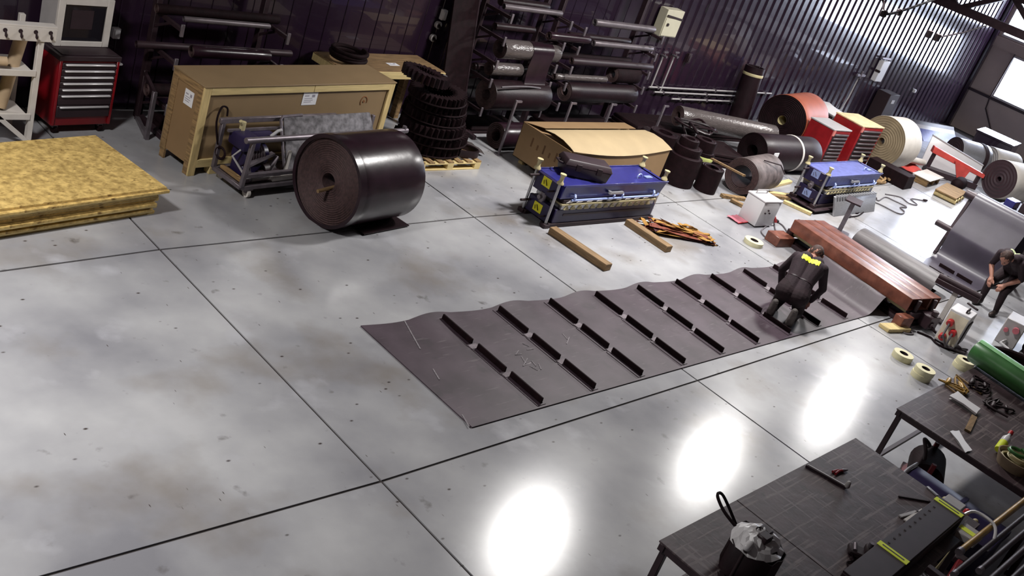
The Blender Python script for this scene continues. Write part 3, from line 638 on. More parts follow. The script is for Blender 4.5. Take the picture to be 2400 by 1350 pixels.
# ---------------------------------------------------------------- racks 2 and 3 on the wall
t = T('leaning_board', 'tall dark board leaning on the wall beside the roll rack', 'board', (11.35, 11.0, 0), 0)
PL(t, 'board', MB().hexa([(0,-.1,0),(.52,-.1,0),(.52,-.06,0),(0,-.06,0)], [(0,.42,2.3),(.52,.42,2.3),(.52,.46,2.3),(0,.46,2.3)]), M_blackm, .004); PL(t, 'edge_strip', MB().bar((.53,-.08,.0),(.53,.44,2.3),.03,.05), M_dsteel)
cant_rack('tall cantilever rack with the film-wrapped roll and hanging belt', (11.95, 13.35), 11.3, (.50, .98, 1.28, 1.66, 2.02), 2.6, .62)
cant_rack('tall cantilever rack left of the cream electrical cabinet', (13.75, 15.95), 11.3, (.62, .98, 1.27, 1.62, 1.95), 2.6, .62)
RL = [
 ((12.0,10.95,2.08),(13.35,10.95,2.08),.045,M_tubeg,M_tubeg,'pale tube on the top arms of the film-wrapped roll rack','pipe'),
 ((12.1,11.14,2.10),(13.2,11.14,2.10),.07,M_black,M_bend,'black roll on the top arms of the film-wrapped roll rack','belt roll'),
 ((13.0,10.75,1.76),(14.0,10.75,1.76),.07,M_gloss,M_bend,'shiny black roll bridging the two roll racks','belt roll'),
 ((12.05,11.05,1.73),(12.95,11.05,1.73),.06,M_black,M_bend,'black roll behind on the fourth arms of the first roll rack','belt roll'),
 ((12.0,10.85,1.12),(12.7,10.85,1.12),.11,M_clear,M_bend,'grey roll patched with shiny film under the film-wrapped roll','belt roll'),
 ((11.9,11.08,1.05),(13.3,11.08,1.05),.06,M_black,M_bend,'black roll behind on the second arms of the first roll rack','belt roll'),
 ((14.2,10.9,2.02),(15.9,10.9,2.02),.06,M_tubeg,M_tubeg,'long pale tube on the top arms left of the electrical cabinet','pipe'),
 ((13.9,11.1,1.69),(15.6,11.1,1.69),.06,M_black,M_bend,'black roll behind on the fourth arms left of the cabinet','belt roll'),
 ((14.3,10.85,1.68),(16.0,10.85,1.68),.05,M_tubeg,M_tubeg,'bright tube on the fourth arms left of the electrical cabinet','pipe'),
 ((13.9,10.85,1.34),(16.2,10.85,1.34),.06,M_dgrey,M_bend,'dark grey roll on the third arms left of the cabinet','belt roll'),
 ((13.6,11.08,1.34),(15.8,11.08,1.34),.06,M_blackm,M_bend,'matt black roll behind on the third arms left of the cabinet','belt roll'),
 ((13.6,10.85,1.05),(15.0,10.85,1.05),.055,M_clear,M_bend,'long film-wrapped tube on the second arms left of the cabinet','belt roll'),
 ((15.2,10.9,1.14),(15.9,10.9,1.14),.15,M_blackm,M_bend,'thick black roll on the second arms left of the cabinet','belt roll'),
 ((14.0,10.85,.80),(15.9,10.85,.80),.17,M_black,M_bend,'thick black roll on the lowest arms left of the cabinet','belt roll'),
 ((12.1,10.36,.21),(13.4,10.36,.21),.21,M_gloss,M_bend,'shiny black roll on the floor under the first roll rack','belt roll'),
 ((14.05,10.38,.19),(15.3,10.38,.19),.19,M_dgrey,M_bend,'dark grey roll on the floor under the second roll rack','belt roll'),
]
for p0, p1, r, m_, e_, l, c_ in RL: roll(l, p0, p1, r, r*.45, m_, e_, 'belt_roll' if c_ == 'belt roll' else 'steel_tube', c_, layers=4, n=28)
t = roll('film-wrapped roll with a dark belt hanging off it on the third arms', (12.1,10.85,1.45), (13.42,10.85,1.45), .155, .07, M_clear, M_bend, layers=6, n=36)
rows = []
for k in range(8): a_ = math.pi*.5+math.pi*.5*k/7; rows.append([V((12.72+.5*j, 10.85+.163*math.cos(a_), 1.45+.163*math.sin(a_))) for j in (0,.5,1)])
for p_ in ((10.69,1.25),(10.68,1.1),(10.66,.98),(10.61,.93),(10.56,.92)): rows.append([V((12.70+.5*j, p_[0], p_[1])) for j in (0,.5,1)])
rows.append([V((12.68+.5*j, 10.53, .84)) for j in (0,.5,1)])
PW(t, 'hanging_belt', MB().sheet(rows, -.01), M_gloss)
PW(t, 'end_film', MB().tube([V((13.44, 10.85+.12*math.cos(k*.5), 1.45+.12*math.sin(k*.5))) for k in range(13)], .02, 6), M_clear)
t = roll('big black roll lying on the lower arms under the hanging belt', (11.98,10.72,.74), (13.3,10.72,.74), .24, .09, M_black, M_bend, layers=8, n=40)
PW(t, 'wrapping_rope', MB().tube([V((12.0+.02*k, 10.72-.245*math.cos(.02*k), .74+.245*math.sin(1.2+.02*k))) for k in range(60)], .014, 6), M_cable)
for k, xx in enumerate((12.0, 13.32, 14.4, 15.95)):
    l = ['thin steel post before the first roll rack beside the leaning board', 'thin steel post at the right end of the first roll rack', 'thin steel post behind the cardboard box before the second rack', 'thin steel post at the far end of the second rack'][k]
    t = T('steel_post', l, 'post', (xx, 10.1, 0), 0, 'thin steel posts before the roll racks'); PL(t, 'post', MB().box(-.018,.018,-.018,.018,0,.92), M_steel, .003); PL(t, 'foot_plate', MB().box(-.05,.05,-.05,.05,0,.01), M_steel); PL(t, 'post_hook', MB().bar((0,0,.9),(.12,0,.9),.03,.03), M_steel)
t = T('number_sign', 'small dark sign with the number 6 on the wall below the cream cabinet', 'sign', (17.0, YW-.055, 1.42)); PL(t, 'plate', MB().box(-.14,.14,-.008,0,-.1,.1), M_wall)
PL(t, 'digit', MB().tube(catmull([(.05,-.012,.075),(-.01,-.012,.06),(-.04,-.012,0),(-.03,-.012,-.055),(.01,-.012,-.07),(.045,-.012,-.045),(.04,-.012,-.01),(.0,-.012,.005),(-.035,-.012,-.02)],4), .008, 5), mat('sign_digit', (170,160,180), .6))
# ---------------------------------------------------------------- cardboard box on pallet
pallet('wooden pallet under the open cardboard box', (12.2, 8.92, 0), 0, 2.3, .92, .13, nb=9)
t = T('cardboard_box', 'big open cardboard box with a bent lid flap beside the blue press', 'box', (13.28, 9.32, .131), 0)
bx_ = 1.27; by_ = .52; h = .56
PL(t, 'panel_end', MB().box(-bx_,-bx_+.008,-by_,by_,0,h), M_card); PL(t, 'panel_end', MB().box(bx_-.008,bx_,-by_,by_,0,h-.06), M_card)
PL(t, 'panel_front', MB().sheet([[V((-bx_+2*bx_*i/10, -by_, z_)) for z_ in (0, .3, h-.05*math.sin(math.pi*i/10)-.02)] for i in range(11)], .008), M_card)
PL(t, 'panel_back', MB().box(-bx_,bx_,by_-.008,by_,0,h), M_card); PL(t, 'panel_bottom', MB().box(-bx_,bx_,-by_,by_,0,.008), M_card)
rows = []
for i in range(13):
    u_ = i/12; rows.append([V((-bx_+.02+2*bx_*u_, -by_-.03+(by_*2*.62)*v_, h+.015+.05*math.sin(math.pi*v_)-.09*math.sin(math.pi*u_*1.0)*(1-v_)*(1 if v_ < .3 else .4)+.05*v_)) for v_ in (0,.15,.4,.7,1)])
PL(t, 'lid_flap', MB().sheet(rows, -.006), M_cardin)
PL(t, 'back_flap', MB().sheet([[V((-bx_+2*bx_*i/6, by_, h)), V((-bx_+.12+(2*bx_-.24)*i/6, by_-.34, h+.05))] for i in range(7)], .006), M_card)
PL(t, 'side_flap', MB().sheet([[V((-bx_, -by_+1.04*j/5, h)), V((-bx_+.3, -by_+.2+.64*j/5, h-.06))] for j in range(6)], .006), M_card)
for k in range(5): PL(t, 'print', MB().box(-bx_-.003,-bx_,-.3+.13*k,-.27+.13*k,.28,.36 if k % 2 else .42), mat('brown_print', (100,70,40), .7))
# ---------------------------------------------------------------- vulcanising press
def press(label, loc, rz, L, mu, ml, sticker, dusty=False):
    t = T('vulcanising_press', label, 'press', loc, rz); h = L/2; D = .25
    PL(t, 'base_rail', MB().box(-h,h,-D-.02,-D+.1,0,.06).box(-h,h,D-.1,D+.02,0,.06), M_ink, .004)
    PL(t, 'lower_beam', MB().box(-h+.12,h-.02,-D,D,.06,.27), ml, .01); PL(t, 'lower_groove', MB().box(-h+.3,h-.1,-D-.006,-D,.17,.20), M_dsteel)
    PL(t, 'lower_platen', MB().box(-h+.2,h-.1,-D-.01,D,.275,.335), M_alu, .004)
    mb = MB()
    nt_ = 14
    for k in range(nt_):
        x_ = -h+.25+(L-.4)*k/nt_; mb.hexa([(x_,-D-.03,.275),(x_+.1,-D-.03,.275),(x_+.1,-D,.275),(x_,-D,.275)], [(x_+.03,-D-.02,.325),(x_+.07,-D-.02,.325),(x_+.07,-D,.325),(x_+.03,-D,.325)])
    PL(t, 'clamp_teeth', mb, M_nut, .002)
    PL(t, 'rubber_mat', MB().box(-h+.18,h-.08,-D-.02,D,.336,.36), M_nut)
    PL(t, 'upper_platen', MB().box(-h+.2,h-.1,-D-.01,D,.37,.42), M_ink, .004)
    for k in range(9):
        x_ = -h+.26+(L-.45)*k/9; PL(t, 'hazard_stripe', MB().hexa([(x_,-D-.014,.375),(x_+.1,-D-.014,.375),(x_+.1,-D-.01,.375),(x_,-D-.01,.375)], [(x_+.08,-D-.014,.415),(x_+.18,-D-.014,.415),(x_+.18,-D-.01,.415),(x_+.08,-D-.01,.415)]), M_offw)
    PL(t, 'upper_beam', MB().hexa([(-h+.12,-D,.43),(h-.02,-D,.43),(h-.02,D,.43),(-h+.12,D,.43)], [(-h+.1,-D-.02,.64),(h+.04,-D-.02,.64),(h+.04,D+.02,.64),(-h+.1,D+.02,.64)]), mu, .01)
    PL(t, 'top_lip', MB().box(-h+.1,h+.05,-D-.03,-D-.015,.62,.655).box(-h+.1,h+.05,D+.015,D+.03,.62,.655), mu, .003)
    hp = PL(t, 'hose_rail', MB().tube([(-h+.3,-D-.05,.435),(h-.15,-D-.05,.435),(h-.12,-D-.05,.47)], .016), M_pblue)
    for x_ in (-h+.35, 0, .2, h-.25): PL(hp, 'rail_elbow', MB().tube([(x_,-D-.05,.43),(x_,-D-.06,.48),(x_+.03,-D-.02,.5)], .017), M_pblue)
    for sx in (-1, 1):
        for sy in (-1, 1):
            r_ = PL(t, 'tie_rod', MB().cyl((sx*(h-.02),sy*(D-.02),.03),(sx*(h-.02),sy*(D-.02),.74),.02,n=12), M_alu)
            PL(r_, 'rod_nut', MB().lathe((sx*(h-.02),sy*(D-.02),.66),(0,0,1),[(.05,0),(.05,.02),(.028,.05),(.028,.11),(.045,.13),(.045,.15),(.001,.15)], 10), M_nut)
            PL(r_, 'foot_clamp', MB().box(sx*(h-.02)-.05,sx*(h-.02)+.05,sy*(D-.02)-.05,sy*(D-.02)+.05,0,.06), M_dsteel, .006)
        xe = sx*(h-.06)
        PL(t, 'end_plate', MB().box(xe-.03,xe+.03,-D+.04,D-.04,.06,.30).box(xe-.03,xe+.03,-D+.04,D-.04,.40,.64), M_dblue, .006)
        PL(t, 'screw_jack', MB().cyl((xe,0,.28),(xe,0,.42),.05).cyl((xe+sx*.03,0,.35),(xe+sx*.09,0,.35),.03), M_steel)
        for z_ in (.12, .5):
            q = PL(t, 'warning_sticker', MB().box(xe+sx*.031-.002,xe+sx*.031+.002,-.08,.08,z_,z_+.13), sticker)
            PL(q, 'sticker_print', MB().bar((xe+sx*.034,-.03,z_+.03),(xe+sx*.034,.02,z_+.1),.003,.03,(1,0,0)).bar((xe+sx*.034,.03,z_+.03),(xe+sx*.034,.05,z_+.08),.003,.02,(1,0,0)), M_ink)
            PL(t, 'carry_handle', MB().tube([(xe,D-.08,z_+.1),(sx*(h+.16),D-.08,z_+.1)], .018), M_ink); PL(t, 'carry_handle', MB().tube([(xe,-D+.08,z_+.02),(sx*(h+.1),-D+.08,z_+.02)], .014), M_ink)
    PL(t, 'hook_bracket', MB().box(-.12,.2,-D-.06,-D-.02,.5,.53).cyl((-.12,-D-.05,.51),(-.12,-D-.05,.55),.03), M_alu)
    PL(t, 'lift_eye', MB().tube([(h-.5+.05*math.cos(k*.6),-.12,.66+.05*math.sin(k*.6)) for k in range(7)], .012).box(h-.35,h-.2,-.15,-.08,.645,.66), M_pblue)
    return t
press('blue vulcanising press with a black tool box on top and yellow stickers', (12.03, 8.14, 0), -1, 2.42, M_blue, M_dblue, M_yel)
t = press('dusty pale blue vulcanising press on a low trolley with a slab leaning on it', (19.05, 7.80, .08), 0, 2.25, M_gblue, M_dblue, M_pblue)
t = T('press_trolley', 'low dark trolley under the dusty pale blue press', 'trolley', (19.05, 7.8, 0)); PL(t, 'deck', MB().box(-1.22,1.22,-.36,.3,.055,.08), M_dsteel, .004)
for x_ in (-1.05, 1.05):
    for y_ in (-.26, .2): PL(t, 'wheel', MB().cyl((x_-.02,y_,.028),(x_+.02,y_,.028),.028,n=14), M_blackm)
t = T('aluminium_slab', 'grey toothed slab leaning against the dusty pale blue press', 'slab', (19.1, 7.4, 0), 0)
PL(t, 'slab', MB().hexa([(-.7,-.1,.0),(1.05,-.1,.0),(1.05,-.06,.0),(-.7,-.06,.0)], [(-.72,.04,.34),(1.08,.04,.34),(1.08,.08,.34),(-.72,.08,.34)]), M_alu, .004)
mb = MB()
for k in range(16): mb.box(-.66+.107*k,-.61+.107*k,.0,.075,.34,.365)
PL(t, 'teeth', mb, M_alu)
# black tool box on first press
t = T('tool_box', 'black plastic tool box lying askew on the blue press', 'tool box', (11.55, 8.16, .656), -28)
PL(t, 'tray', MB().hexa([(-.33,-.15,0),(.33,-.15,0),(.33,.15,0),(-.33,.15,0)], [(-.36,-.17,.16),(.36,-.17,.16),(.36,.17,.16),(-.36,.17,.16)]), M_dgrey, .012, 2)
l_ = PL(t, 'lid', MB().hexa([(-.37,-.18,.16),(.37,-.18,.16),(.37,.18,.16),(-.37,.18,.16)], [(-.33,-.14,.24),(.33,-.14,.24),(.33,.14,.24),(-.33,.14,.24)]), M_dgrey, .012, 2)
PL(l_, 'latch', MB().box(-.2,-.12,-.19,-.165,.1,.2), M_ink, .004); PL(l_, 'latch', MB().box(.12,.2,-.19,-.165,.1,.2), M_ink, .004); PL(l_, 'grip', MB().tube([(-.35,-.07,.14),(-.42,-.06,.15),(-.42,.06,.15),(-.35,.07,.14)], .015), M_ink)
# timbers on floor
for k, (a, b, l) in enumerate(((F(1283,547), F(1415,636), 'pale timber beam alone on the floor before the blue press'), (F(1462,527), F(1558,592), 'grey timber beam on the floor beside the heap of webbing'))):
    d = (b-a); t = T('timber_beam', l, 'timber', a, math.degrees(math.atan2(d.y, d.x))); Lb = d.length
    PL(t, 'beam', MB().box(0,Lb,0,.14,0,.1), M_oldx, .006); PL(t, 'end_grain', MB().box(Lb-.001,Lb+.003,.004,.136,.004,.096), M_oldw)
# webbing heap
hc = [F(1512,538), F(1548,540), F(1600,548), F(1640,565), F(1678,576)]
def webbing(label, m_, seed, zlift, n=26, spread=.17):
    rr = random.Random(seed); t = T('webbing_strap', label, 'strap', (hc[2].x, hc[2].y, 0), 0, 'webbing straps heaped beside the timber')
    pts = []
    for i in range(n):
        u_ = rr.random()*.92*(4); j = int(u_); p_ = hc[j].lerp(hc[j+1], u_-j); s_ = spread*(1-.75*(u_/4)**1.5)
        pts.append(V((p_.x-hc[2].x+rr.uniform(-s_, s_), p_.y-hc[2].y+rr.uniform(-s_, s_)*1.1, .02+zlift+rr.random()*.10*(1-.6*u_/4))))
    pts = catmull(pts, 5); rows = []
    for i, p_ in enumerate(pts):
        t_ = (pts[min(i+1, len(pts)-1)]-pts[max(i-1, 0)]); sd = t_.cross(V((0,0,1))).normalized() if t_.length > 1e-6 else V((1,0,0))
        sd = (sd+V((0,0,.6*math.sin(i*.9+seed)))).normalized()*.028; rows.append([V((q.x, q.y, max(.004, q.z))) for q in (p_-sd, p_+sd)])
    PL(t, 'webbing', MB().sheet(rows, .004), m_); PL(t, 'buckle', MB().box(pts[-1].x-.03,pts[-1].x+.03,pts[-1].y-.03,pts[-1].y+.03,.0,.03), M_dsteel, .004)
webbing('yellow webbing strap on top of the heap beside the grey timber', M_strapy, 3, .05, 30); webbing('second yellow webbing strap half buried in the webbing heap', M_strapy, 11, .02, 24)
webbing('orange-brown webbing strap coiled through the webbing heap', M_strapo, 5, .03, 34); webbing('orange webbing strap at the foot of the webbing heap', M_strapo, 8, .0, 30, .2)
webbing('dark red webbing strap under the webbing heap', M_strapr, 2, .0, 26, .21)
t = T('webbing_sling', 'flat pointed yellow sling end stretching out of the webbing heap', 'strap', (hc[3].x, hc[3].y, 0)); e_ = hc[4]-hc[3]
PL(t, 'sling', MB().sheet([[V((0,.1,.03))-e_*.8, V((-.02,-.06,.03))-e_*.8], [V((.02,.07,.035)), V((-.02,-.07,.03))], [e_*.9+V((.01,.02,.012)), e_*.9+V((-.01,-.03,.012))], [e_*1.08+V((0,.004,.012)), e_*1.08+V((0,-.004,.012))]], .008), M_strapy); PL(t, 'tip', MB().capsule(e_*1.02+V((0,0,.014)),.012,e_*1.1+V((0,0,.014)),.008), M_ink)
# tape rolls
def tape(px_, label, n, r=.135, h=.075, m_=M_tape):
    p = F(*px_); z = 0.0
    for k in range(n):
        t = T('tape_roll', label if isinstance(label, str) else label[k], 'tape roll', (p.x+.008*k, p.y-.006*k, z), 0, 'cream tape rolls on the floor')
        PL(t, 'tape', MB().lathe((0,0,0),(0,0,1),[(r*.45,0),(r,0),(r+.002,h*.5),(r,h),(r*.45,h)], 28), m_); PL(t, 'core', MB().lathe((0,0,0),(0,0,1),[(r*.45,h),(r*.42,h),(r*.42,0),(r*.45,0)], 24), M_dgrey); z += h+.001
tape((1764,572), 'lone cream tape roll on the floor beside the white welding box', 1, .155, .07)
tape((2112,840), 'single cream tape roll beside the taller tape stack', 1, .14, .085)
tape((2156,885), ['lower cream tape roll of the floor stack of two', 'upper cream tape roll of the floor stack of two'], 2, .135, .075)
tape((2252,862), ['lower cream tape roll of the stack hidden by the bench', 'upper cream tape roll of the stack hidden by the bench'], 2, .13, .07)
# ---------------------------------------------------------------- control boxes
t = T('welding_box', 'white metal control box with red cable plugs on the floor', 'control box', (15.72, 7.45, 0), -6)
PL(t, 'body', MB().box(-.24,.24,-.19,.19,.02,.46), M_white, .012, 2); PL(t, 'lid', MB().box(-.25,.25,-.2,.2,.46,.49), M_white, .008); PL(t, 'carry_handle', MB().tube([(-.15,.1,.49),(-.15,.1,.55),(.15,.1,.55),(.15,.1,.49)], .012), M_grey)
for k in range(3): PL(t, 'knob', MB().cyl((-.12+.06*k,-.19,.27+.05*(k%2)),(-.12+.06*k,-.21,.27+.05*(k%2)),.014), M_ink)
for k in range(4): PL(t, 'red_plug', MB().tube([(.24,-.1+.06*k,.16+.05*(k%2)),(.34,-.12+.06*k,.15),(.40,-.14+.07*k,.07)], .024), M_bred)
PL(t, 'socket_panel', MB().box(.24,.26,-.15,.15,.06,.4), M_dgrey); PL(t, 'foot', MB().box(-.22,.22,-.17,.17,0,.02), M_ink)
t = T('red_cloth', 'pinkish red cloth on the floor behind the white control box', 'cloth', (15.34, 7.56, 0)); PL(t, 'cloth', MB().sheet([[V((.06*i-.16,.06*j-.12,.012+.02*random.random())) for j in range(5)] for i in range(6)], .006), mat('faded_red_cloth', (186,110,122), .85)); PL(t, 'hem', MB().tube([(-.16,-.12,.02),(.0,-.13,.025),(.14,-.12,.02)], .008), M_bred)
def cable(label, pts, r, m_, name='power_cable', group=None, plug=True):
    pts = [V(p) for p in pts]; t = T(name, label, 'cable', V((pts[0].x, pts[0].y, 0)), 0, group); PW(t, 'cable', MB().tube(catmull(pts, 6), r, 6), m_)
    if plug: PW(t, 'plug', MB().capsule(pts[-1]+V((0,0,.01)), .028, pts[-1]+(pts[-1]-pts[-2]).normalized()*.1+V((0,0,.01)), .022), M_ink)
    return t
def G(*q): return [F(x_, y_, .014) for x_, y_ in q]
cable('grey cable looping from the white control box towards the orange press', G((1812,520),(1790,535),(1785,545),(1800,560),(1818,568),(1828,571)), .012, M_cable)
cable('second grey cable arching from the white control box to the orange press', G((1815,515),(1818,540),(1835,560),(1848,552),(1836,530),(1822,520)), .012, M_cable)
cable('grey cable snaking on the floor beyond the dusty blue press', G((2020,465),(2060,478),(2105,500),(2120,497),(2110,486),(2125,485),(2095,470),(2075,462),(2060,470),(2052,466)), .013, M_cable)
cable('grey cable loop on the bright floor past the slab', G((2075,455),(2110,462),(2130,476),(2150,480),(2135,466),(2165,470)), .012, M_cable)
cable('thin dark cable curling before the dusty blue press', G((1985,490),(2010,500),(2020,480),(2035,474),(2028,492),(2012,505),(1992,508)), .012, M_bcable)
cable('black cable from the orange press to the small control box', G((2150,778),(2165,784),(2182,792),(2196,806),(2222,818),(2250,822)), .016, M_bcable)
cable('grey cable looped on the floor under the orange press end', G((2112,775),(2124,782),(2140,782),(2130,770),(2150,765),(2175,770)), .012, M_cable)
t = T('control_box', 'small white control box with red and black sockets beside the standing worker', 'control box', (15.58, 3.76, 0), 8)
PL(t, 'body', MB().box(-.2,.2,-.16,.16,.03,.56), M_white, .012); PL(t, 'end_panel', MB().box(-.205,-.2,-.14,.14,.06,.52), mat('cream_face', (214,204,182), .5)); 
for k in range(3):
    q = PL(t, 'red_socket', MB().cyl((-.2,.06-.1*(k % 2),.38-.12*k),(-.27,.06-.1*(k % 2),.36-.12*k),.05,n=14), M_bred); PL(q, 'lead', MB().tube([(-.27,.06-.1*(k % 2),.36-.12*k),(-.36,.05-.1*(k % 2),.2),(-.3,-.05,.04),(-.1+.1*k,-.3,.03)], .016), M_cable)
PL(t, 'side_vents', MB().box(-.14,.14,-.175,-.16,.1,.44), M_dgrey, .006); PL(t, 'carry_handle', MB().tube([(-.08,-.05,.56),(-.08,-.05,.6),(.08,-.05,.6),(.08,-.05,.56)], .014), M_ink); PL(t, 'foot', MB().box(-.18,.18,-.14,.14,0,.03), M_ink)
# ---------------------------------------------------------------- the cleated belt on the floor
x0, x1 = 6.54, 15.62
def yfar(x_): return 6.46-.030*(x_-6.5)+.022*math.sin(x_*5.2)
def ynear(x_): return 4.75-.006*(x_-6.5)
def bz(x_, v_):
    z_ = .014+.030*(v_**6)*max(0, math.sin(x_*5.2+.6))
    xc = 15.06+(v_*1.6)*.15; z_ += .25*math.exp(-((x_-xc)/.16)**2)+(.125/(1+math.exp(-(x_-xc-.1)*18)))
    return z_
t = T('conveyor_belt', 'long dark conveyor belt with rows of cleats spread across the floor', 'conveyor belt', (10.5, 5.5, 0))
rows = []
nx = 150
for i in range(nx+1):
    x_ = x0+(x1-x0)*i/nx; rows.append([V((x_+.03*(1-v_)*0, ynear(x_)+(yfar(x_)-ynear(x_))*v_, bz(x_, v_))) for v_ in (0,.1,.25,.4,.55,.7,.82,.9,.95,1)])
PW(t, 'belt', MB().sheet(rows, -.012), M_belt)
for k in range(10):
    xr = 7.54+.842*k
    for j, (ya, yb) in enumerate(((6.34,5.85),(5.77,5.33),(5.26,4.79))):
        ya -= .022*k*(1-j*.35); yb -= .02*k*(1-j*.4)*(.6); xs = xr-.008*k*j
        pr_ = [(-.012,.014),(.035,.014),(.012,.03),(.008,.085),(-.012,.085),(-.016,.03)]
        c_ = PW(t, 'cleat', MB().prism([V((xs+px_, ya, pz_)) for px_, pz_ in pr_], (-.01, yb-ya, 0)), M_blackm, .003)
        PW(t, 'cleat_base', MB().prism([V((xs-.075, ya+.02, .012)), V((xs+.05, ya+.02, .012)), V((xs+.05, ya+.02, .021)), V((xs-.075, ya+.02, .021))], (-.01, yb-ya-.04, 0)), M_belt, .002)
    for yy in (5.81, 5.295): PW(t, 'buffed_patch', MB().box(xr-.07,xr+.05,yy-.042-.012*k,yy+.042-.012*k,.012,.027), mat('buffed_rubber', (122,113,118), .8, 0, .2, 20))
for seg in ([(1225,805),(1240,812)], [(1235,820),(1250,818)], [(1215,822),(1208,832),(1222,830)], [(1222,836),(1232,852)], [(1236,840),(1226,858),(1244,850)], [(1246,846),(1256,858)], [(1242,858),(1260,868)], [(1262,852),(1268,866)], [(1318,782),(1330,796)], [(1334,790),(1328,806)], [(948,752),(985,818)], [(1015,865),(1030,890)], [(1083,972),(1100,1000)], [(1010,745),(1018,755)]):
    PW(t, 'chalk_stroke', MB().tube([F(x_, y_, .0165) for x_, y_ in seg], .006, 5), M_chalk)
# ---------------------------------------------------------------- orange beam press across the belt
p0 = F(2165,716,.32); p1 = F(1892,532,.32); d = (p1-p0); L = d.length+.02; ang = math.degrees(math.atan2(d.y, d.x))
t = T('beam_press', 'long orange steel beam press standing across the end of the belt', 'press', (p0.x, p0.y, 0), ang)
for k in range(3):
    y_ = .27-.27*k
    yo = [(-.13,.24),(.13,.24),(.13,.44),(-.13,.44)]; yi = [(-.118,.252),(.118,.252),(.118,.428),(-.118,.428)]; v = []; f = []
    for x_ in (0, L):
        for lp in (yo, yi): v += [(x_, y_+a_, z_) for a_, z_ in lp]
    for i in range(4):
        j = (i+1) % 4; f += [(i, j, 8+j, 8+i), (4+j, 4+i, 12+i, 12+j), (j, i, 4+i, 4+j), (8+i, 8+j, 12+j, 12+i)]
    PL(t, 'beam_tube', MB().add(v, f), M_rust, .005, 3)
PL(t, 'pressure_bar', MB().box(.02,L-.02,.14,.3,.17,.235), M_nut, .004); PL(t, 'lower_beam', MB().box(-.02,L+.05,-.36,.36,.0,.055), M_ink, .006)
PL(t, 'platen', MB().box(.05,L-.05,-.3,.3,.056,.12), M_blackm, .006)
for x_ in (-.02, L+.02):
    PL(t, 'end_post', MB().cyl((x_,.22,.03),(x_,.22,.42),.035), M_dsteel); PL(t, 'end_post', MB().cyl((x_,-.22,.03),(x_,-.22,.42),.035), M_dsteel); PL(t, 'end_yoke', MB().box(x_-.06,x_+.06,-.34,.34,.13,.24), M_dgrey, .01)
PL(t, 'hydraulic_block', MB().box(-.26,-.06,-.16,.1,.06,.26).cyl((-.2,-.04,.26),(-.2,-.04,.34),.05).cyl((-.3,.02,.14),(-.18,.02,.14),.05), M_dsteel, .01)
PL(t, 'orange_bracket', MB().box(-.14,.02,.34,.62,.02,.2), M_rust, .008); PL(t, 'lever_box', MB().hexa([(-.22,.42,.0),(-.04,.42,.0),(-.0,.95,.0),(-.18,.95,.0)], [(-.22,.42,.06),(-.04,.42,.06),(0,.95,.06),(-.18,.95,.06)]), M_wood, .006)
PL(t, 'rear_bracket', MB().box(L-.14,L+.14,.34,.74,.0,.16), M_rust, .008)
PL(t, 'press_hose', MB().tube([(-.2,0,.16),(-.36,.05,.1),(-.45,-.1,.02),(-.6,-.15,.02)], .018), M_bcable)
# props under the beam's rear: stands
for k, (q, l) in enumerate((((1965,545), 'grey steel stand with a square top plate behind the orange press'), ((2205,748), 'pale steel stand with a square foot beside the near end of the orange press'))):
    p = F(*q); t = T('roller_stand', l, 'stand', (p.x, p.y, 0), 20-10*k)
    PL(t, 'foot_plate', MB().box(-.22,.22,-.18,.18,0,.012), M_steel, .003); PL(t, 'column', MB().box(-.04,.04,-.04,.04,.012,.62-.12*k), M_steel if k == 0 else M_offw, .004)
    PL(t, 'head', MB().box(-.2,.2,-.14,.14,.62-.12*k,.65-.12*k) if k == 0 else MB().box(-.09,.09,-.34,.34,.5,.58).cyl((0,-.34,.6),(0,.34,.6),.05), M_dsteel, .004)
# rolled-up front end of belt before press: part of the belt look; grey curl behind
p0, p1 = V((17.45,6.34,.0)), V((17.32,4.72,.0))
t = T('curled_belt', 'grey belt offcut curled into a long open trough behind the orange press', 'belt', (17.4, 5.5, 0)); rows = []
for i in range(15):
    u_ = i/14; a_ = math.pi+.5-(math.pi+.7)*u_; rows.append([p0.lerp(p1, v_)+V((.3*math.cos(a_), 0, .16+.2*math.sin(a_))) for v_ in (0,.33,.66,1)])
PW(t, 'sheet', MB().sheet(rows, .012), mat('streaky_grey_belt', (78,72,74), .5, 0, .35, 5, .1, stretch=(6,.4,6), detail=6)); PW(t, 'inner_flap', MB().sheet([[p0.lerp(p1, v_)+V((-.1+.07*i,0,.02+.012*i)) for v_ in (.02,.98)] for i in range(4)], .01), M_blackm)
# ---------------------------------------------------------------- wide belt draped over rollers at the right
ya, yb = 5.62, 4.52
prof = [(17.9,.014),(18.4,.014),(18.9,.014),(19.2,.02),(19.40,.07),(19.47,.2),(19.46,.4),(19.45,.53),(19.48,.62),(19.58,.8),(19.68,1.0),(19.73,1.15),(19.78,1.25),(19.9,1.29),(20.05,1.27),(20.15,1.15),(20.2,.9),(20.2,.5),(20.2,.2)]
prof = [(q.x, q.z) for q in catmull([V((a_, 0, b_)) for a_, b_ in prof], 3)]
t = T('draped_belt', 'wide grey belt draped over rollers and trailing along the floor', 'belt', (19.5, 4.2, 0))
rows = [[V((x_+.05*(1-v_)*0, (ya+(yb-ya)*v_)+(-.25*(x_ < 19.0)*(1-v_)*min(1,(19.0-x_))), z_)) for v_ in (0,.03,.25,.5,.75,1)] for x_, z_ in prof]
PW(t, 'belt', MB().sheet(rows, -.012), M_greybelt)
for xs in (18.0, 18.45, 18.95):
    for yy in (5.35, 5.0): PW(t, 'cleat', MB().prism([V((xs+px_, yy, pz_+.012)) for px_, pz_ in ((-.012,0),(.03,0),(.01,.02),(.008,.075),(-.012,.075))], (-.02,-.3,0)), M_blackm, .003)
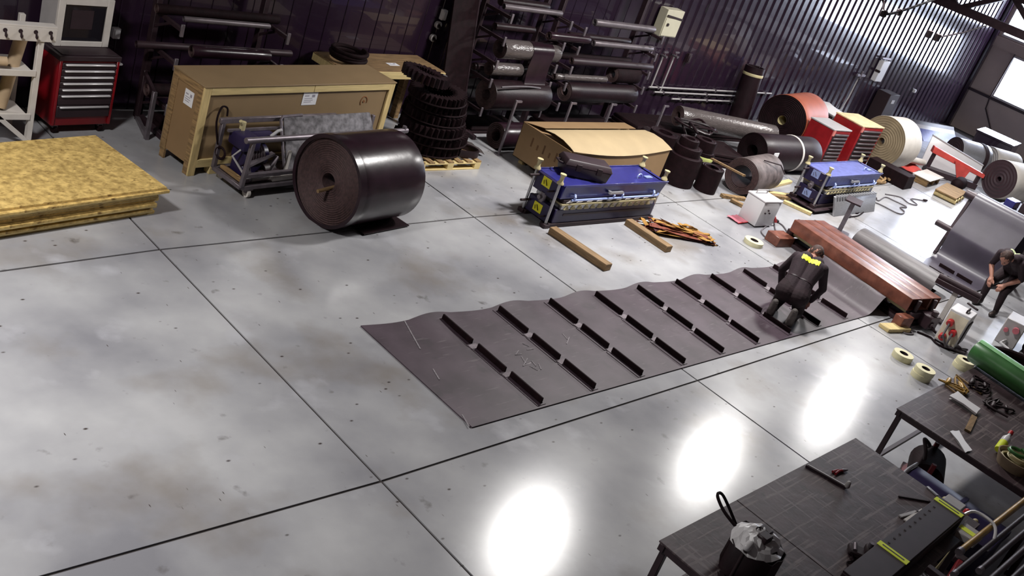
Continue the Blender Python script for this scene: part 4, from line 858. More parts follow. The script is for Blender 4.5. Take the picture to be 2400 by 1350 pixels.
t = T('belt_stand', 'dark steel roller stand holding the wide grey draped belt', 'stand', (19.6, 4.2, 0))
PW(t, 'roller', MB().cyl((19.56,5.95,.55),(19.56,4.3,.55),.06,n=18), M_dsteel); PW(t, 'roller', MB().cyl((19.95,5.85,1.18),(19.95,4.3,1.18),.08,n=18), M_dsteel)
for yy in (5.72, 4.4): PW(t, 'side_frame', MB().bar((19.62,yy,0),(20.0,yy,1.25),.06,.06).bar((20.35,yy,0),(20.0,yy,1.25),.06,.06).bar((19.6,yy,.04),(20.35,yy,.04),.06,.06), M_dsteel, .004)
# ---------------------------------------------------------------- far clutter along the wall
roll('large roll with a black end and an orange rubber face by the ribbed wall', (20.92,10.34,.56), (22.3,10.54,.56), .55, .10, M_orange, M_blackm, layers=12, n=56, core=M_nut)
t = T('standing_roll', 'tall black roll standing upright against the ribbed wall with pale bands', 'belt roll', (20.62, 11.28, 0))
d = V((.0,.10,1.0)).normalized(); PL(t, 'outer_wrap', MB().lathe((0,-.12,.02), d, [(.001,0),(.22,0),(.22,1.36),(.18,1.36),(.18,1.26),(.001,1.26)], 28), M_black)
for z_ in (.1, 1.16): PL(t, 'band', MB().lathe((0,-.12,.02), d, [(.222,z_),(.226,z_+.01),(.226,z_+.05),(.222,z_+.06)], 28), M_nut)
PL(t, 'tie_rope', MB().tube([(.23,-.1,.2),(.235,-.03,.8),(.235,.0,1.25),(.17,.02,1.4)], .012), M_cable)
# film-wrapped long roll on flat black belting
roll('long roll wrapped in crinkled clear film on the belting stack', (17.3,10.6,.50), (19.6,9.75,.50), .2, .08, M_clear, M_bend, layers=5, n=36)
t = T('belt_stack', 'stack of folded black belting under the film-wrapped roll', 'belting', (16.9, 9.9, 0), -20)
for k in range(4): PL(t, 'belt_layer', MB().hexa([(-.7,-.34,.07*k),(1.2,-.34,.07*k),(1.2,.46,.07*k),(-.7,.46,.07*k)], [(-.68,-.33,.07*k+.062),(1.18,-.33,.07*k+.062),(1.18,.45,.07*k+.062),(-.68,.45,.07*k+.062)]), M_blackm, .02, 2)
PL(t, 'bent_end', MB().lathe((-.7,-.34,.15),(0,1,0),[(.14,0),(.14,.8)], 16), M_black)
for k, (x_, y_, rz_, L_, D_, n_, l) in enumerate(((16.3, 10.75, -4, 2.0, .7, 3, 'low stack of flat black belting against the wall under the white pipes'), (18.6, 10.55, -6, 1.6, .8, 3, 'low stack of flat black belting beside the tall standing roll'), (19.9, 9.75, 2, .95, .5, 2, 'flat black belting between the strapped roll and the orange roll'), (12.02, 10.85, 0, 1.24, .5, 2, 'flat black belting under the arms of the film-wrapped roll rack'), (13.83, 10.8, 0, 2.04, .5, 3, 'flat black belting under the arms left of the electrical cabinet'), (6.7, 10.78, 0, 1.34, .5, 2, 'flat black belting added to darken the floor behind the plywood crate'))):  # the last one is added to darken bare floor behind the crate
    t = T('belting_stack', l, 'belting', (x_, y_, 0), rz_, 'low stacks of black belting by the wall')
    for j in range(n_): PL(t, 'belt_layer', MB().hexa([(.04*j,.0,.065*j),(L_-.03*j,.0,.065*j),(L_-.03*j,D_,.065*j),(.04*j,D_,.065*j)], [(.04*j+.02,.02,.065*j+.06),(L_-.03*j-.02,.02,.065*j+.06),(L_-.03*j-.02,D_-.02,.065*j+.06),(.04*j+.02,D_-.02,.065*j+.06)]), M_blackm, .015, 2)
# standing black cylinders
def stand_roll(label, q, r, h, band=None, hole=.5, z=0):
    p = F(*q) if not isinstance(q, V) else q
    t = T('upright_roll', label, 'belt roll', (p.x, p.y, z), 0, 'black rolls standing on end'); rows = [(r*hole,h)]
    PL(t, 'outer_wrap', MB().lathe((0,0,0),(0,0,1),[(.001,0),(r,0),(r*1.01,h*.5),(r,h)], 28), M_blackm)
    PL(t, 'layered_end', MB().lathe((0,0,0),(0,0,1),[(r,h),(r*.9,h-.008),(r*.8,h),(r*.7,h-.008),(r*hole,h),(r*hole,h-.12),(.001,h-.12)], 28), M_black, smooth=20)
    if band: PL(t, 'tape_band', MB().lathe((0,0,0),(0,0,1),[(r*1.012,h*.72),(r*1.02,h*.73),(r*1.02,h*.86),(r*1.012,h*.87)], 28), band)
    return t
stand_roll('thick black roll standing on end beside the cardboard box', V((15.35,8.95,0)), .30, .52); stand_roll('flat black coil lying on top of the thick standing roll', V((15.42,9.0,0)), .24, .13, z=.522); stand_roll('small black ring on top of the flat black coil', V((15.45,9.05,0)), .17, .12, z=.653)
stand_roll('narrow black roll standing on end before the hollow grey roll', V((15.78,8.6,0)), .2, .44); stand_roll('black roll with a yellow-green band standing behind the hollow grey roll', V((16.15,9.15,0)), .24, .5, M_yelg if False else mat('pale_yellow_tape', (206,214,130), .6)); stand_roll('short black ring lying on the yellow-banded roll', V((16.15,9.15,0)), .2, .2, z=.502); stand_roll('dark roll standing on end behind the thick black roll', V((15.75,9.75,0)), .27, .55)
t = T('tangled_hose', 'tangle of dark hose lying over the standing black rolls', 'hose', (16.2, 9.55, .0)); pts = [V((.35*math.sin(k*1.3)+.012*k, .3*math.cos(k*1.9), .78+.05*math.sin(k*2.3))) for k in range(16)]
PL(t, 'loops', MB().tube(catmull(pts, 4), .022, 6), M_black); PL(t, 'hose_drop', MB().tube(catmull([pts[0],(-.1,-.2,.4),(-.05,-.3,.1),(.1,-.35,.03)],4), .022, 6), M_black)
h_ = roll('hollow grey-brown belt roll lying open-ended beside the white control box', F(1738,413,.33)+V((0,.0,0)), F(1738,413,.33)+V((1.1,.12,0)), .33, .2, mat('dusty_brown_rubber', (76,64,63), .6, 0, .35, 5, .15, rgb2=(98,88,87)), M_bend, layers=5, n=44)
PW(h_, 'inner_flap', MB().box(F(1758,415,.33).x+.02,F(1758,415,.33).x+.9,F(1758,415,.33).y-.14,F(1758,415,.33).y+.1,.27,.285), M_greybelt); PW(h_, 'outer_flap', MB().tube([F(1758,415,.33)+V((.2,-.02,.335)),F(1758,415,.33)+V((.6,-.16,.3)),F(1758,415,.33)+V((.65,-.28,.18))], .012), M_ink)
b_ = roll('black belt roll tied with a white strap behind the hollow grey roll', (18.25,9.32,.36), (20.15,9.12,.36), .36, .13, M_black, M_blackm, layers=8, n=48)
PW(b_, 'white_strap', MB().lathe((19.45,9.195,.36),(1,-.105,0),[(.362,0),(.37,.01),(.37,.05),(.362,.06)], 40), M_offw); PW(b_, 'white_label', MB().lathe((18.85,9.35,.36),(1,-.02,0),[(.364,0),(.366,.12)], 40) if False else MB().box(18.4,18.58,8.93,8.942,.38,.5), M_paper)
t = T('wooden_lath', 'long wooden lath leaning across the hollow grey roll', 'lath', F(1668,372,.55)); a = F(1668,372,.55); b = F(1745,412,.66); PL(t, 'lath', MB().bar((0,0,0), b-a, .05,.03), M_oldx); PL(t, 'lath_end', MB().bar((b-a)*.97, (b-a)*1.0, .052,.032), M_oldw)
# dunnage planks
DK = [((1775,452),(1850,462),'pale plank',M_wood),((1800,440),(1850,428),'short pale plank',M_wood),((1690,462),(1745,470),'grey plank',M_oldw),((1808,462),(1848,468),'weathered plank',M_oldw),((1712,472),(1752,492),'dark plank',M_oldw),((1835,475),(1900,505),'long pale plank',M_wood),((1790,466),(1825,480),'brown plank',M_oldx)]
wh = ['under the hollow grey roll','left of the dusty blue press','beside the narrow black roll','before the dusty blue press','behind the white control box','along the trolley of the dusty blue press','right of the white control box']
for k, (q0, q1, l, m_) in enumerate(DK):
    a, b = F(*q0), F(*q1); zz = .0; t = T('dunnage_plank', l+' lying '+wh[k], 'plank', (a.x, a.y, 0)); PL(t, 'plank', MB().bar((0,0,.03),b-a+V((0,0,.03)),.1,.055), m_, .004); PL(t, 'plank_end', MB().bar((b-a)*.995+V((0,0,.03)),(b-a)+V((0,0,.03)),.098,.053), M_oldw)
# red tool chests
def chest(label, loc, rz, w, d, h, nd, topm):
    t = T('tool_chest', label, 'tool chest', loc, rz); PL(t, 'body', MB().box(0,w,0,d,.08,h), mat('bright_red_enamel', (138,22,28), .4), .01)
    PL(t, 'top_tray', MB().box(-.01,w+.01,-.01,d+.01,h,h+.03), topm, .006)
    for k in range(nd):
        z_ = h-.07-(h-.2)*k/nd; q = PL(t, 'drawer', MB().box(.06,w-.06,-.012,.02,z_-(h-.2)/nd+.015,z_), M_dgrey, .003); PL(q, 'drawer_handle', MB().box(.08,w-.08,-.035,-.012,z_-.035,z_-.005), M_tubeg, .004)
    PL(t, 'corner_plate', MB().box(.0,.08,-.016,-.0,h-.12,h-.0), mat('pink_plate', (206,120,112), .5)); PL(t, 'caster', MB().cyl((.08,.1,.04),(.12,.1,.04),.04).cyl((w-.12,.1,.04),(w-.08,.1,.04),.04).cyl((.08,d-.1,.04),(.12,d-.1,.04),.04).cyl((w-.12,d-.1,.04),(w-.08,d-.1,.04),.04), M_blackm)
    return t
p = F(1938,388)
chest('shorter red tool chest with a grey top by the black strapped roll', (21.0, 9.18, 0), -4, .72, .62, .86, 8, M_grey)
chest('taller red tool chest with a cream top next to the felt roll', (22.1, 9.1, 0), -4, .95, .72, .98, 8, mat('cream_top', (214,190,150), .6))
t = T('rag_pile', 'white rags heaped behind the cream-topped tool chest', 'rags', (23.1, 10.5, 0)); PL(t, 'rags', MB().sheet([[V((.14*i-.4,.14*j-.4,.78+.16*random.random()*math.exp(-((i-3)**2+(j-3)**2)/7))) for j in range(7)] for i in range(7)], .02), M_white); PL(t, 'crate_under', MB().box(-.42,.46,-.42,.46,0,.78), M_dgrey, .01)
roll('cream felt roll with a pale wrapped rim beside the red tool chests', (23.55,9.15,.62), (24.35,9.08,.62), .58, .08, M_film, M_felt, layers=9, n=60, core=M_oldw)
t = T('roll_cradle', 'black cradle block under the cream felt roll', 'cradle', (22.98, 7.98, 0), 3); PL(t, 'block', MB().box(0,.42,0,1.0,0,.31), M_blackm, .01); PL(t, 'wedge', MB().hexa([(.42,.0,0),(.52,0,0),(.52,1.,0),(.42,1.,0)],[(.42,0,.2),(.44,0,.2),(.44,1.,.2),(.42,1.,.2)]), M_blackm)
t = T('wall_speaker', 'black box standing against the ribbed wall behind the felt roll', 'box', (28.0, 11.3, 0)); PL(t, 'box', MB().box(-.3,.3,-.2,.2,0,1.0), M_ink, .01); PL(t, 'badge', MB().box(-.08,.1,-.21,-.2,.75,.85), M_grey)
t = T('pallet_scrap', 'pale wooden offcut board on dunnage before the felt roll', 'board', (24.75, 8.2, 0), 6); PL(t, 'board', MB().box(-.5,.6,-.2,.25,.16,.18), M_offw, .003); 
for x_ in (-.4, .1, .5): PL(t, 'support', MB().box(x_-.05,x_+.05,-.15,.2,0,.16), M_oldw, .004)
t = T('log_pile', 'short pallet with round wooden ends beside the red folding machine', 'pallet', (24.5, 7.25, 0), 10); PL(t, 'deck', MB().box(-.5,.7,0,.5,.13,.16), M_oldw, .003)
for k in range(4): PL(t, 'log', MB().cyl((-.4+.3*k,-.02,.065),(-.4+.3*k,.5,.065),.062,n=14), M_wood)
t = T('rope_heap', 'heap of brown rope and scrap beside the cradle block', 'scrap', (22.1, 8.4, 0)); PL(t, 'rope', MB().tube(catmull([V((.4*math.sin(k*1.7)+.1*k-.5,.16*math.cos(k*2.1),.05+.04*math.sin(k*3.))) for k in range(14)],4), .03, 6), M_oldw); PL(t, 'scrap_plate', MB().box(.2,.7,-.1,.1,.0,.03), M_dsteel, .003)
# red folding machine and silver rolls, far right
t = T('red_machine', 'red sheet-metal machine with a long arm before the silver rolls', 'machine', (26.25, 8.25, 0), -50)
PL(t, 'arm', MB().hexa([(-.7,-.08,.5),(.75,-.08,.32),(.75,.08,.32),(-.7,.08,.5)],[(-.7,-.08,.66),(.75,-.08,.42),(.75,.08,.42),(-.7,.08,.66)]), mat('salmon_red_paint', (190,72,66), .4), .01); PL(t, 'fin', MB().prism([(-.1,-.12,.5),(.35,-.12,.42),(.28,-.12,.05),(.18,-.12,.05)], (0,.04,0)), MATS['salmon_red_paint']); PL(t, 'base', MB().box(-.65,.7,-.1,.16,0,.14), M_dgrey, .01); PL(t, 'leg', MB().bar((-.6,0,.14),(-.6,0,.52),.08,.08).bar((.65,0,.14),(.65,0,.34),.08,.08), M_dsteel)
t = T('white_panel', 'thin white panel leaning between the red machine and silver rolls', 'panel', (26.85, 8.5, 0), -51); PL(t, 'panel', MB().hexa([(-.75,0,.0),(.75,0,0),(.75,.03,0),(-.75,.03,0)],[(-.75,.14,.74),(.75,.14,.46),(.75,.17,.46),(-.75,.17,.74)]), M_white, .004); PL(t, 'edge_trim', MB().bar((-.75,.155,.75),(.75,.155,.47),.05,.03), M_grey)
s_ = roll('silver foil roll with a dark band lying before the end wall', (27.75,8.95,.40), (28.55,8.45,.40), .38, .12, M_alu, M_ink, layers=4, n=44); PW(s_, 'dark_band', MB().lathe((28.35,8.575,.40),(.8,-.5,0),[(.382,0),(.395,.01),(.395,.12),(.382,.13)], 44), M_ink)
roll('pale silver roll lying behind the banded foil roll', (28.7,8.36,.40), (29.4,7.92,.40), .39, .1, M_film, M_grey, layers=4, n=44)
roll('white roll with a black end and an orange patch far to the right', (26.6,7.28,.5), (28.0,6.85,.5), .47, .06, M_film, M_dgrey, layers=5, n=48)
t = T('dark_crate', 'dark purple box standing against the cream end wall', 'box', (30.3, 8.85, 0), 8); PL(t, 'box', MB().box(-.5,.5,-.5,.5,0,.8), M_wall, .01); PL(t, 'lid', MB().box(-.53,.53,-.53,.53,.8,.86), M_wall, .006)
t = T('covered_table', 'long dark table with a pale edge before the end wall', 'table', (31.0, 6.4, 0), 4); PL(t, 'top', MB().box(-1.2,1.2,-1.6,1.2,.78,.84), M_offw, .006); PL(t, 'skirt', MB().box(-1.15,1.15,-1.55,1.15,.2,.78), M_wall); PL(t, 'legs_frame', MB().box(-1.0,1.0,-1.4,1.0,0,.2), M_dgrey)
t = T('grey_board_stack', 'grey boards leaning along the ribbed wall before the end wall', 'boards', (30.2, 10.6, 0), -14)
for k in range(3): PL(t, 'board', MB().hexa([(-1.1+.2*k,-.3-.07*k,0),(1.0,-.3-.07*k,0),(1.0,-.26-.07*k,0),(-1.1+.2*k,-.26-.07*k,0)],[(-1.1+.2*k,.0-.07*k,.42-.08*k),(1.0,.0-.07*k,.42-.08*k),(1.0,.04-.07*k,.42-.08*k),(-1.1+.2*k,.04-.07*k,.42-.08*k)]), (M_dgrey, M_grey, M_gblue)[k], .004)
t = T('red_tarp', 'pink and red plastic sheet bunched beside the red machine', 'plastic sheet', (25.1, 8.0+.9, 0)); PL(t, 'sheet', MB().sheet([[V((.13*i-.4,.12*j-.3,.012+.22*math.exp(-((i-3)**2+(j-2.5)**2)/5)+.05*random.random())) for j in range(6)] for i in range(7)], .01), MATS['salmon_red_paint']); PL(t, 'white_tube', MB().capsule((-.3,-.1,.3),.08,(.3,-.2,.26),.08), M_film)
t = T('black_sack', 'black rubber lump under the red machine arm', 'rubber', (25.6, 7.75, 0)); PL(t, 'lump', MB().capsule((-.12,0,.15),.15,(.15,.03,.16),.16), M_blackm); PL(t, 'steel_bar', MB().cyl((-.3,-.3,.04),(.5,-.42,.04),.035), M_steel)
t = T('parts_crate', 'dark crate of blue and grey parts behind the draped belt', 'crate', (22.3, 5.4, 0), 0); PL(t, 'crate', MB().box(-.5,.7,-1.4,.4,0,.9), M_dgrey, .01)
for k in range(5): PL(t, 'part_block', MB().box(-.35+.05*k,-.0+.05*k,.1-.3*k,.3-.3*k,.9,1.06+.05*(k % 2)), (M_blue, M_dgrey, M_steel, M_dgrey, M_blackm)[k], .01)
PL(t, 'white_edge', MB().box(-.54,-.5,-1.42,.42,.86,.94), M_white)
# ================================================================ people
from mathutils.bvhtree import BVHTree
def person(label, loc, rz, bones, mats, name='person'):
    t = T(name, label, 'person', loc, rz); mb = MB()
    for p0, r0, p1, r1, reg in bones: mb.capsule(p0, r0, p1, r1)
    me = mb.mesh('body_source', mats[0]); o = bpy.data.objects.new('body_source', me); C.objects.link(o)
    rm = o.modifiers.new('r', 'REMESH'); rm.mode = 'VOXEL'; rm.voxel_size = .0085
    sm = o.modifiers.new('s', 'SMOOTH'); sm.factor = .5; sm.iterations = 4
    dg = bpy.context.evaluated_depsgraph_get(); me2 = bpy.data.meshes.new_from_object(o.evaluated_get(dg)); bpy.data.objects.remove(o)
    me2.name = 'body'; me2.materials.clear()
    for m_ in mats: me2.materials.append(m_)
    segs = [(V(a), ra, V(b), rb, g) for a, ra, b, rb, g in bones]
    for pl in me2.polygons:
        c_ = pl.center; best = 1e9; bi = 0
        for a, ra, b, rb, g in segs:
            ab = b-a; l2 = ab.length_squared; u_ = 0 if l2 < 1e-9 else max(0, min(1, (c_-a).dot(ab)/l2)); d_ = (c_-(a+ab*u_)).length-(ra+(rb-ra)*u_)
            if d_ < best: best = d_; bi = g
        pl.material_index = bi; pl.use_smooth = True
    b_ = link('body', me2, t)
    return t, BVHTree.FromPolygons([v.co.copy() for v in me2.vertices], [tuple(p.vertices) for p in me2.polygons])
def hand(p, fwd, side, up, reg, sgn):
    p, fwd, side, up = V(p), V(fwd).normalized(), V(side).normalized(), V(up).normalized(); out = [(p, .026, p+fwd*.05, .032, reg), (p+side*.018, .022, p+fwd*.07+side*.026, .022, reg), (p-side*.018, .022, p+fwd*.07-side*.026, .022, reg)]
    for k, ln in enumerate((.072,.082,.077,.06)):
        b0 = p+fwd*.075+side*(.033-.022*k)*sgn; b1 = b0+fwd*ln*.55-up*.006; b2 = b1+fwd*ln*.4-up*ln*.42
        out += [(b0, .0105, b1, .0098, reg), (b1, .0098, b2, .0088, reg)]
    th = p+fwd*.02+side*.03*sgn; out += [(th, .014, th+side*.035*sgn+fwd*.03, .0115, reg), (th+side*.035*sgn+fwd*.03, .0115, th+side*.04*sgn+fwd*.065, .010, reg)]
    return out
def head(c_, fw, up, reg):
    c_, fw, up = V(c_), V(fw).normalized(), V(up).normalized(); sd = up.cross(fw)
    b = [(c_+up*.03-fw*.02, .092, c_+up*.035+fw*.03, .088, reg), (c_-up*.05+fw*.035, .062, c_-up*.03+fw*.05, .06, reg), (c_-up*.085+fw*.06, .035, c_-up*.07+fw*.05, .045, reg),
         (c_-up*.005+fw*.105, .010, c_-up*.032+fw*.122, .014, reg), (c_-up*.066+fw*.10, .014, c_-up*.066+fw*.104, .012, reg)]
    for s_ in (-1, 1): b += [(c_+sd*.09*s_-up*.01, .02, c_+sd*.096*s_+up*.02-fw*.012, .02, reg)]
    return b
def hair_eyes(t, c_, fw, up):
    c_, fw, up = V(c_), V(fw).normalized(), V(up).normalized(); sd = up.cross(fw); v = []; f = []; n = 22; k = 9
    for i in range(k+1):
        th = math.pi*.62*i/k
        for j in range(n):
            ph = 2*math.pi*j/n; front = math.cos(ph); lim = 1.0 if front < .25 else 1-.42*(front-.25)/.75
            a_ = th*lim; r_ = .108+.006*math.sin(7*ph+5*a_)*math.sin(a_)
            v.append(c_+up*.032+up*math.cos(a_)*r_*1.02+(fw*front*1.04-fw*.01+sd*math.sin(ph)*.92)*math.sin(a_)*r_)
    for i in range(k):
        for j in range(n): f.append((i*n+j, i*n+(j+1) % n, (i+1)*n+(j+1) % n, (i+1)*n+j))
    PL(t, 'hair', MB().add(v, f), M_hair, smooth=80)
    for s_ in (-1, 1): e = c_+fw*.104+sd*.034*s_+up*.006; PL(t, 'eye', MB().capsule(e, .010, e+V((0,0,.0005)), .010, 10, 4), M_ink)
def patch(t, bvh, name, c_, u, v, w, h, nrm, m_, nu=10, nv=5, wob=0.0):
    c_, u, v, nrm = V(c_), V(u).normalized(), V(v).normalized(), V(nrm).normalized(); rows = []
    for i in range(nu+1):
        row = []
        for j in range(nv+1):
            p = c_+u*w*(i/nu-.5)+v*h*(j/nv-.5+(wob*math.sin(i*2.3) if j in (0, nv) else 0)); hit = bvh.ray_cast(p+nrm*.4, -nrm, 1.0)
            row.append((hit[0]+hit[1]*.005) if hit[0] else p)
        rows.append(row)
    return PL(t, name, MB().sheet(rows, .003), m_, smooth=80)
# ---- kneeling worker, seen from behind
fw = V((.82,0,-.57)); up = V((.57,0,.82)); hc_ = V((.50,0,.86))
B = head(hc_, fw, up, 0)+[(V((.40,0,.82)), .058, hc_-up*.04-fw*.02, .058, 0)]
for s_ in (-.055, .055): B += [((0,s_*1.3,.44), .135, (.12,s_*1.2,.58), .125, 1), ((.12,s_*1.2,.58), .125, (.28,s_*1.7,.74), .135, 1), ((.28,s_*1.7,.74),.13,(.35,s_*1.5,.80),.10,1), ((-.03,s_*1.6,.40), .15, (.02,s_*1.5,.45), .14, 2)]
for s_, fx in ((1, .0), (-1, .02)):
    B += [((.0,.1*s_,.40), .115, (.24,.15*s_,.10), .078, 2), ((.24,.15*s_,.085), .072, (.0,.145*s_,.105), .068, 2), ((.0,.145*s_,.105), .068, (-.13,.14*s_,.14), .05, 2)]
    B += [((-.13,.14*s_,.15), .052, (-.20,.14*s_,.25), .045, 3), ((-.20,.14*s_,.24), .045, (-.20,.145*s_,.12), .05, 3), ((-.20,.145*s_,.12), .05, (-.14,.15*s_,.055), .048, 3), ((-.19,.125*s_,.20), .036, (-.19,.125*s_,.06), .042, 3)]
    sh = V((.33,.19*s_,.78)); el = V((.40,.30*s_,.50)); wr = V((.60,.22*s_,.17)) if s_ > 0 else V((.56,.20*s_,.16))
    B += [(sh, .072, (sh+el)/2, .062, 1), ((sh+el)/2, .062, el, .055, 1), (el, .052, wr.lerp(el,.25), .042, 1), (wr.lerp(el,.25), .036, wr, .028, 0)]
    B += hand(wr, (.72,-.12*s_,-.62), (0,1,0), (.62,0,.72), 0, -s_)
kt, kb = person('kneeling worker in black with a yellow print on the back, on the belt', (12.76, 5.09, .018), 18, B, [M_skin, M_cloth, M_trou, M_boot])
hair_eyes(kt, hc_, fw, up)
q = patch(kt, kb, 'yellow_back_print', (.28,0,.80), (0,1,0), (.70,0,.72), .25, .085, (-.72,0,.70), M_yelg, 14, 4, .12)
patch(kt, kb, 'jacket_hem', (.05,0,.60), (0,1,0), (.7,0,.7), .34, .018, (-.75,0,.66), M_dgrey, 12, 2)
for s_ in (-1, 1): patch(kt, kb, 'boot_sole', (-.22,.14*s_,.14), (0,1,0), (0,0,1), .075, .23, (-1,0,.05), mat('boot_sole', (98,90,88), .8, 0, .2, 25), 5, 8)
# ---- standing worker bent forward
fw = V((.72,0,-.70)); up = V((.70,0,.72)); hc_ = V((.40,0,1.02))
B = head(hc_, fw, up, 0)+[(V((.27,0,1.03)), .056, hc_-up*.04-fw*.03, .056, 0)]
for s_ in (-.055, .055): B += [((-.30,s_*1.3,.74), .13, (-.12,s_*1.25,.88), .118, 1), ((-.12,s_*1.25,.88), .118, (.10,s_*1.7,.99), .128, 1), ((.10,s_*1.7,.99), .125, (.20,s_*1.5,1.02), .095, 1), ((-.33,s_*1.5,.69), .135, (-.29,s_*1.4,.75), .13, 2)]
for s_, fy, fx in ((1, .17, .06), (-1, .17, -.06)):
    B += [((-.31,.1*s_,.68), .108, (.06+fx,.16*s_,.45), .074, 2), ((.06+fx,.16*s_,.45), .07, (.03+fx,.165*s_,.28), .06, 2), ((.03+fx,.165*s_,.28), .062, (-.02+fx,.17*s_,.10), .046, 2)]
    B += [((-.03+fx,.17*s_,.09), .048, (-.05+fx,.17*s_,.05), .045, 3), ((-.05+fx,.17*s_,.045), .042, (.12+fx,.18*s_,.04), .042, 3), ((.12+fx,.18*s_,.042), .04, (.17+fx,.185*s_,.038), .034, 3)]
    sh = V((.15,.19*s_,.99)); el = V((.06,.27*s_,.74)); wr = V((.17,.12*s_,.56))
    B += [(sh, .07, (sh+el)/2, .06, 1), ((sh+el)/2, .06, el, .05, 1), (el, .045, (el+wr)/2, .04, 0), ((el+wr)/2, .04, wr, .028, 0)]
    B += hand(wr, (.5,-.25*s_,-.75), (0,1,0), (.75,0,.5), 0, -s_)
st, sb = person('standing worker in black bending forward beside the draped belt', (18.12, 4.1, 0), 176, B, [M_skin, M_cloth, M_trou, mat('dark_boot', (56,46,44), .6, 0, .2, 20)])
hair_eyes(st, hc_, fw, up)
patch(st, sb, 'pale_back_print', (.12,-.02,1.12), (0,1,0), (1,0,.3), .16, .05, (-.3,0,1), mat('pale_green_print', (206,218,170), .7), 8, 3, .1)
t = T('steel_strip', 'dark strip lying on the floor before the standing worker', 'strip', F(2268,712)); b = F(2290,728)-F(2268,712); PL(t, 'strip', MB().bar((0,0,.012), b+V((0,0,.012)), .05, .022), M_ink); PL(t, 'strip_edge', MB().bar(V((.0,.0,.024)), b*.9+V((0,0,.024)), .02, .004), M_dsteel)
# ================================================================ benches in the near corner
def bench(label, x0_, x1_, y0_, y1_, rz, seam=None):
    cx, cy = x0_, y1_; t = T('work_bench', label, 'bench', (cx, cy, 0), rz); L = x1_-x0_; D = y1_-y0_
    if seam:
        PL(t, 'top_mat', MB().box(0,seam-.004,-D,0,.835,.85), M_bench, .002); PL(t, 'top_mat', MB().box(seam+.004,L,-D,0,.835,.851), M_bench, .002)
    else: PL(t, 'top_mat', MB().box(0,L,-D,0,.835,.85), M_bench, .002)
    PL(t, 'top_frame', MB().box(0,L,-.06,-.01,.775,.834).box(0,L,-D+.01,-D+.06,.775,.834).box(.01,.06,-D,-.01,.775,.834).box(L-.06,L-.01,-D,-.01,.775,.834), M_dsteel, .003)
    for x_ in (.03, L-.08):
        for y_ in (-.075, -D+.025): PL(t, 'leg', MB().box(x_,x_+.05,y_,y_+.05,0,.775), M_dsteel, .003)
    for y_ in (-.05, -D+.05): PL(t, 'stretcher', MB().bar((.05,y_,.22),(L-.05,y_,.22),.04,.04), M_dsteel)
    return t
bench('long scratched dark work bench with the black canister and strip press on it', 5.97, 9.26, 1.15, 2.44, 1.0, 1.08)
b2 = bench('scratched work bench with the green roll and papers on it', 10.42, 13.15, .95, 2.6, 1.5)
ZT = .851
def on(x_, y_, z=ZT): return F(x_, y_, z)
t = T('paper_stack', 'stack of white papers on a crate under the long bench', 'paper', (6.45, 2.2, 0), 6); PL(t, 'crate', MB().box(-.25,.2,-.4,.12,0,.42), M_dgrey, .01); PL(t, 'papers', MB().box(-.22,.16,-.35,.08,.42,.46), M_paper, .004)
# canister with white crumpled top
p = on(1738,1335); t = T('canister', 'black canister topped with crumpled white film on the long bench', 'canister', (p.x, p.y, ZT))
PL(t, 'drum', MB().lathe((0,0,0),(0,0,1),[(.001,0),(.17,0),(.18,.03),(.175,.26),(.15,.29),(.001,.29)], 28), M_blackm); 
mb = MB(); n = 20; v = []; f = []
for i in range(6):
    for j in range(n): a_ = 2*math.pi*j/n; r_ = (.03+.031*i)*(1+.14*random.random()); v.append((r_*math.cos(a_)*1.12, r_*math.sin(a_)*.95, .335+.03*random.random()-.0035*i*i))
for i in range(5):
    for j in range(n): f.append((i*n+j, i*n+(j+1) % n, (i+1)*n+(j+1) % n, (i+1)*n+j))
f.append(tuple(range(n))); PL(t, 'white_film', mb.add(v, f), M_white, smooth=0)
PL(t, 'motor_cap', MB().box(-.07,.03,-.08,.0,.32,.37).box(.03,.11,-.04,.05,.32,.355), M_dgrey, .008); PL(t, 'cap_ring', MB().lathe((0,0,.32),(0,0,1),[(.05,0),(.065,.02),(.05,.04)], 20), M_grey)
PL(t, 'hose', MB().tube(catmull([(.0,.13,.24),(-.02,.3,.3),(.03,.42,.34),(.14,.42,.3),(.2,.26,.14),(.18,.16,.08)], 6), .012, 6), M_bcable)
PL(t, 'handle_rod', MB().cyl((-.2,-.02,.0),(-.2,-.02,.3),.014), M_ink); PL(t, 'handle_knob', MB().capsule((-.2,-.02,.31),.03,(-.17,-.02,.33),.026), M_white)
PL(t, 'black_wrap', MB().sheet([[V((.2*math.cos(a_*.33+2.6)*(1+.06*(a_ % 2)), .2*math.sin(a_*.33+2.6)*(1+.05*(a_ % 3)), z_)) for z_ in (.02,.1,.2,.27-.02*(a_ % 2))] for a_ in range(16)], .006), M_black)
t = T('steel_rule', 'dark straight edge with red ends lying across the bench edge', 'tool', on(1888,1092)); b = on(1982,1145)-on(1888,1092); PL(t, 'rule', MB().bar((0,0,.012),b+V((0,0,.012)),.04,.02), M_dgrey, .002); PL(t, 'rule_top', MB().bar(b*.03+V((0,0,.024)),b*.95+V((0,0,.024)),.012,.006), M_grey); PL(t, 'knob', MB().capsule(b+V((0,0,.03)),.025,b+V((.0,0,.06)),.02), M_grey)
t = T('red_pliers', 'red-handled pliers beside the straight edge on the long bench', 'pliers', on(1950,1108)); PL(t, 'grip', MB().tube([(0,0,.012),(.07,-.01,.015),(.13,-.04,.012)],.012).tube([(.0,-.03,.012),(.07,-.025,.015),(.14,-.03,.012)],.012), M_red); PL(t, 'jaw', MB().capsule((.13,-.035,.014),.016,(.19,-.05,.014),.008), M_steel)
